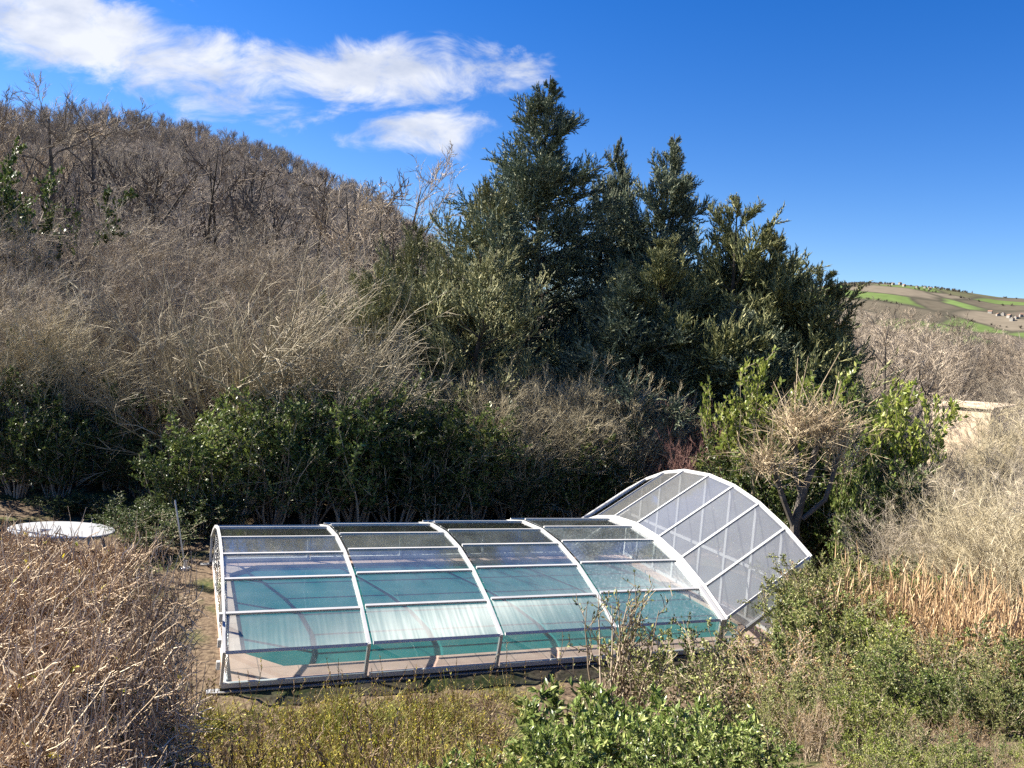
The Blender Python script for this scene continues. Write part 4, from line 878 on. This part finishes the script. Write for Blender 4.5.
# reeds
def reeds(seed):
    rng = np.random.default_rng(seed); mb = MB(); n = 75
    r = .55 * np.sqrt(rng.uniform(0, 1, n)); a0 = rng.uniform(0, 6.28, n); P = np.stack([r * np.cos(a0), r * np.sin(a0), 0 * r], -1); D = rng.normal(size=(n, 3)) * [.1, .1, .0] + [0, 0, 1]
    a, ra = grow(rng, P, D, rng.uniform(.7, 1.5, n), .007, 4, .05, .02, .6); mb.tubes(a, ra, 4)
    p, d, q, t, ix = spawn(rng, a, ra, 5, .3, 1, .35, .15); mb.leaves(rng, p, d, rng.uniform(.15, .4, len(p)), .014)
    o = mb.build('reed_clump', M['reed']); o['category'] = 'reeds'; return o, 1.45
K_reed = kind([reeds(81), reeds(82)])
for px, py, D in ((880, 575, 11.5), (905, 572, 11), (930, 578, 10.6), (955, 582, 10.2), (980, 588, 9.8), (1005, 590, 9.5), (895, 560, 12.5), (945, 562, 12), (990, 570, 11), (1025, 585, 9.6), (865, 590, 11)):
    K_reed.top(px, py, D, 'clump of dry straw coloured reeds below the bare thicket', 'dry reed clumps', sxy=1.0)

# ---- near plants
SM = dict(h=1.7, stems=18, tilt=(.05, .75), n=(9, 8), leafn=15, LL=.036, LW=.02, name='small_leaved_shrub', wig=.2, up=.08, twig_r=.004, base_r=.4, twig='twig_brown')
K_sm = kind([shrub(91, leaf='leaf_olive', **SM), shrub(92, leaf='leaf_olive', **{**SM, 'leafn': 13}), shrub(93, leaf='leaf_mid', **{**SM, 'LL': .042, 'LW': .024}), shrub(94, leaf='leaf_bright', **{**SM, 'LL': .045, 'LW': .026, 'leafn': 9}), shrub(90, leaf='leaf_dry', **{**SM, 'leafn': 4, 'LL': .03})])
GS = 'small leaved olive shrubs on the bank beside the raised cover'
LS = 'small leaved olive green shrub on the bank beside the raised pool cover'
scatter(K_sm, [(838, 560, 12.2), (860, 575, 11.2), (835, 600, 10.8), (875, 605, 10), (905, 620, 9.2), (845, 625, 9.5), (940, 630, 8.6), (975, 635, 8.2), (1010, 640, 8), (1045, 630, 8), (880, 650, 8), (925, 660, 7.4), (970, 670, 7), (1015, 680, 6.6)], LS, GS, Dj=.2, idx=(0, 1, 2, 3, 1, 0, 4))
scatter(K_sm, [(822, 572, 11.6), (850, 552, 12.8), (880, 562, 12.6), (915, 566, 12.4), (832, 590, 10.6), (955, 572, 12)], 'small green shrub standing among the dry reeds', 'green shrubs among the reeds', Dj=.2, idx=(2, 0, 1))
scatter(K_sm, [(800, 640, 8.2), (835, 660, 7.4), (870, 690, 6.6), (920, 710, 6), (970, 720, 5.6), (1015, 735, 5.3), (790, 680, 7), (820, 705, 6.2), (850, 735, 5.4), (900, 745, 5.1), (950, 752, 4.9), (1000, 757, 4.7), (1040, 750, 4.7), (830, 755, 5.0), (890, 738, 4.3), (940, 735, 4.3), (990, 738, 4.2), (1040, 735, 4.3), (840, 742, 4.4), (960, 750, 3.9), (1010, 752, 3.9), (910, 752, 3.9)], 'dense small leaved shrub low on the sunny bank below the others', 'low bank shrubs', Dj=.2, idx=(0, 1, 2, 3, 4))
DK = dict(h=1.2, stems=14, tilt=(.2, 1.0), n=(7, 6), leafn=5, LL=.04, LW=.024, name='bramble_shrub', wig=.25, up=.02, twig_r=.0045, twig='twig_brown')
K_bram = kind([shrub(95, leaf='leaf_olive', **DK), shrub(96, leaf='leaf_dark', **DK)])
scatter(K_bram, [(690, 636, 9.2), (735, 628, 9.4), (765, 632, 9.4), (795, 622, 9.8), (755, 660, 8.4)], 'dark tangled low shrub in front of the raised end of the pool cover', 'tangled shrubs before the raised end', Dj=.15)
LA = dict(h=1.0, stems=12, tilt=(.1, .8), n=(6, 4), leafn=5, LL=.105, LW=.042, name='laurel_shrub', wig=.12, up=.12, twig_r=.005, fold=True, l1=.4, l2=.5, twig='twig_brown', leaf='leaf_laurel', upl=1.0)
K_la = kind([(o, h * 1.22) for o, h in (shrub(97, **LA), shrub(98, **LA))])
scatter(K_la, [(565, 684, 6.2), (605, 680, 6.3), (645, 680, 6.3), (690, 686, 6.3), (730, 690, 6.2), (540, 705, 5.5), (590, 700, 5.5), (640, 700, 5.5), (690, 708, 5.5), (740, 715, 5.5), (770, 725, 5.2), (510, 730, 4.9), (560, 730, 4.8), (610, 730, 4.8), (660, 735, 4.8), (715, 740, 4.8), (470, 745, 4.6), (760, 750, 4.7), (430, 757, 4.5), (800, 757, 4.7), (450, 765, 4.2), (500, 762, 4.3), (550, 762, 4.2), (610, 765, 4.2), (670, 765, 4.2), (720, 768, 4.2)], 'leafy bright green laurel bush low in the sun below the pool', 'laurel bushes below the pool', Dj=.1)
K_sp = kind([shrub(99, h=1.1, stems=12, tilt=(.02, .3), n=(6, 4), leafn=2, LL=.03, LW=.015, name='sparse_shrub', twig='twig_brown', leaf='leaf_olive', twig_r=.004, base_r=.18, up=.08)])
K_sp.top(625, 578, 8.9, 'upright sparse shrub with thin brown stems crossing the pool cover', None, sxy=.95)

# clipped twiggy hedge close to the viewer
def build_hedge():
    rng = np.random.default_rng(101); mb = MB(); lf = MB()
    def edge(y): return -.405 * y + .03 + .1 * np.sin(y * 5) + .06 * np.sin(y * 13)
    def topz(x, y): return np.interp(y, [2.2, 3.2, 4.5, 5.6], [2.80, 2.84, 2.92, 2.95]) + .05 * np.sin(x * 4 + y * 3) + .04 * np.sin(x * 9 - y * 7) - .3 * np.clip(1 - (edge(y) - x) / .5, 0, 1) ** 2
    n = 62000
    y = rng.uniform(2.0, 5.7, n); x = edge(y) - 4.6 * rng.uniform(0, 1, n) ** 1.5 * np.clip(y / 5, .5, 1)
    g = hz(x, y); tz = topz(x, y); dz = rng.exponential(.16, n); side = edge(y) - x < .35
    dz = np.where(side, rng.uniform(0, 1, n) * (tz - g), dz); z = np.maximum(tz - dz - .12, g)
    P = np.stack([x, y, z], -1); D = rng.normal(size=(n, 3)) * [1, 1, .75] + [0, 0, .45]
    L = rng.uniform(.05, .22, n); r = rng.choice([.0024, .0032, .0042, .006], n, p=[.35, .35, .22, .08])
    a, ra = grow(rng, P, D, L, r, 4, .34, .04, .55); mb.tubes(a, ra, 3)
    k = 2200; i = rng.integers(0, n, k); q = P[i]; q[:, 2] = topz(q[:, 0], q[:, 1]) - rng.uniform(.05, .15, k)
    a, ra = grow(rng, q, rng.normal(size=(k, 3)) * [.3, .3, .1] + [0, 0, 1], rng.uniform(.1, .3, k), .0028, 3, .12, .1, .5); mb.tubes(a, ra, 3)
    k = 500; y = rng.uniform(2.3, 5.4, k); x = edge(y) - rng.uniform(.45, 3, k); q = np.stack([x, y, hz(x, y)], -1)
    a, ra = grow(rng, q, rng.normal(size=(k, 3)) * [.35, .35, .1] + [0, 0, 1], (topz(x, y) - q[:, 2]) * .95, .009, 6, .1, .1, .5); mb.tubes(a, ra, 5)
    k = 420; i = rng.integers(0, n, k); lf.leaves(rng, P[i] + [0, 0, .06], rng.normal(size=(k, 3)), rng.uniform(.03, .06, k), .026, 0, .8, True)
    k = 2600; y = rng.uniform(2.3, 5.2, k); x = edge(y) - rng.uniform(0, 1.0, k) ** 1.5 * 1.1; zz = hz(x, y) + rng.uniform(.1, .95, k) * (topz(x, y) - hz(x, y)) * .8
    lf.leaves(rng, np.stack([x, y, zz], -1), rng.normal(size=(k, 3)) + [0, 0, .3], rng.uniform(.025, .055, k), .022, 1, .8, True)
    root = empty('clipped_hedge', (0, 0, 0)); tag(root, 'large clipped hedge of bare brown twigs with a few yellow leaves', 'hedge')
    mb.build('twigs', M['twig_hedge'], root); lf.build('leaves', [M['leaf_yellow'], M['leaf_mid']], root)
build_hedge()
def build_grass():
    rng = np.random.default_rng(111); mb = MB(); n = 2600
    a = rng.uniform(-.9, 5.2, n); b = -.65 - 6.0 * rng.uniform(0, 1, n) ** .9
    c = np.stack([PO[0] + AX[0] * a + BX[0] * b, PO[1] + AX[1] * a + BX[1] * b], -1)
    keep = (512 + F_PX * c[:, 0] / c[:, 1] < 500 + rng.normal(0, 40, n)) & (c[:, 1] > 3.3) & (np.sin(c[:, 0] * 2.3 + 1) * np.cos(c[:, 1] * 1.9) + rng.uniform(-.3, 1.5, n) > 0)
    c = c[keep]; n = len(c); kind_ = rng.choice([0, 1, 2], n, p=[.45, .3, .25]); hh = rng.uniform(.10, .38, n) * np.where(rng.uniform(0, 1, n) < .12, 1.5, 1)
    for m_ in range(3):
        cc = c[kind_ == m_]; h_ = hh[kind_ == m_]; k = 30
        P = np.repeat(np.concatenate([cc, hz(cc[:, 0], cc[:, 1])[:, None]], 1), k, 0); off = rng.normal(0, .05, (len(P), 2)); P[:, :2] += off
        D = np.concatenate([off * 7 + rng.normal(0, .35, off.shape), np.ones((len(P), 1))], 1)
        p, r = grow(rng, P, D, np.repeat(h_, k) * rng.uniform(.5, 1.2, len(P)), .0028, 3, .16, -.05, .3); mb.tubes(p, r, 3, m_)
        q, d, rr, t, ix = spawn(rng, p[::3], r[::3], 3, .3, 1, .8, .3); mb.leaves(rng, q, d, rng.uniform(.02, .05, len(q)), .014, 3, .8)
    k = 700; i = rng.integers(0, n, k); P = np.concatenate([c[i] + rng.normal(0, .08, (k, 2)), hz(c[i, 0], c[i, 1])[:, None]], 1)
    p, r = grow(rng, P, rng.normal(size=(k, 3)) * [.2, .2, 0] + [0, 0, 1], rng.uniform(.3, .75, k), .0028, 5, .10, 0, .6); mb.tubes(p, r, 3, 2)
    q, d, rr, t, ix = spawn(rng, p, r, 16, .45, 1, .6, .2); mb.spikes(q, d, rng.uniform(.015, .05, len(q)), .005, 2)
    j_ = rng.integers(0, len(q), 3000); mb.leaves(rng, q[j_], rng.normal(size=(3000, 3)), .016, .014, 4, .8)
    tag(mb.build('dry_grass', [M['grass'], M['grass_green'], M['grass_brown'], M['leaf_weed'], M['leaf_yellow']]), 'dry yellow green grass and weeds on the bank below the pool', 'grass', kind='stuff')
M['grass_green'] = leafmat('grass_green', [(.15, .19, .04), (.29, .33, .08), (.44, .45, .14)], .3, .6, .2, .1)
M['grass_brown'] = leafmat('grass_brown', [(.13, .085, .045), (.26, .18, .10), (.40, .31, .2)], .2, .7, .2, .1)
M['leaf_weed'] = leafmat('leaf_weed', [(.14, .17, .04), (.27, .28, .07), (.42, .38, .08), (.55, .43, .06)], .3, .6, .2, .1)
build_grass()
for k in ALLK: k.clean()
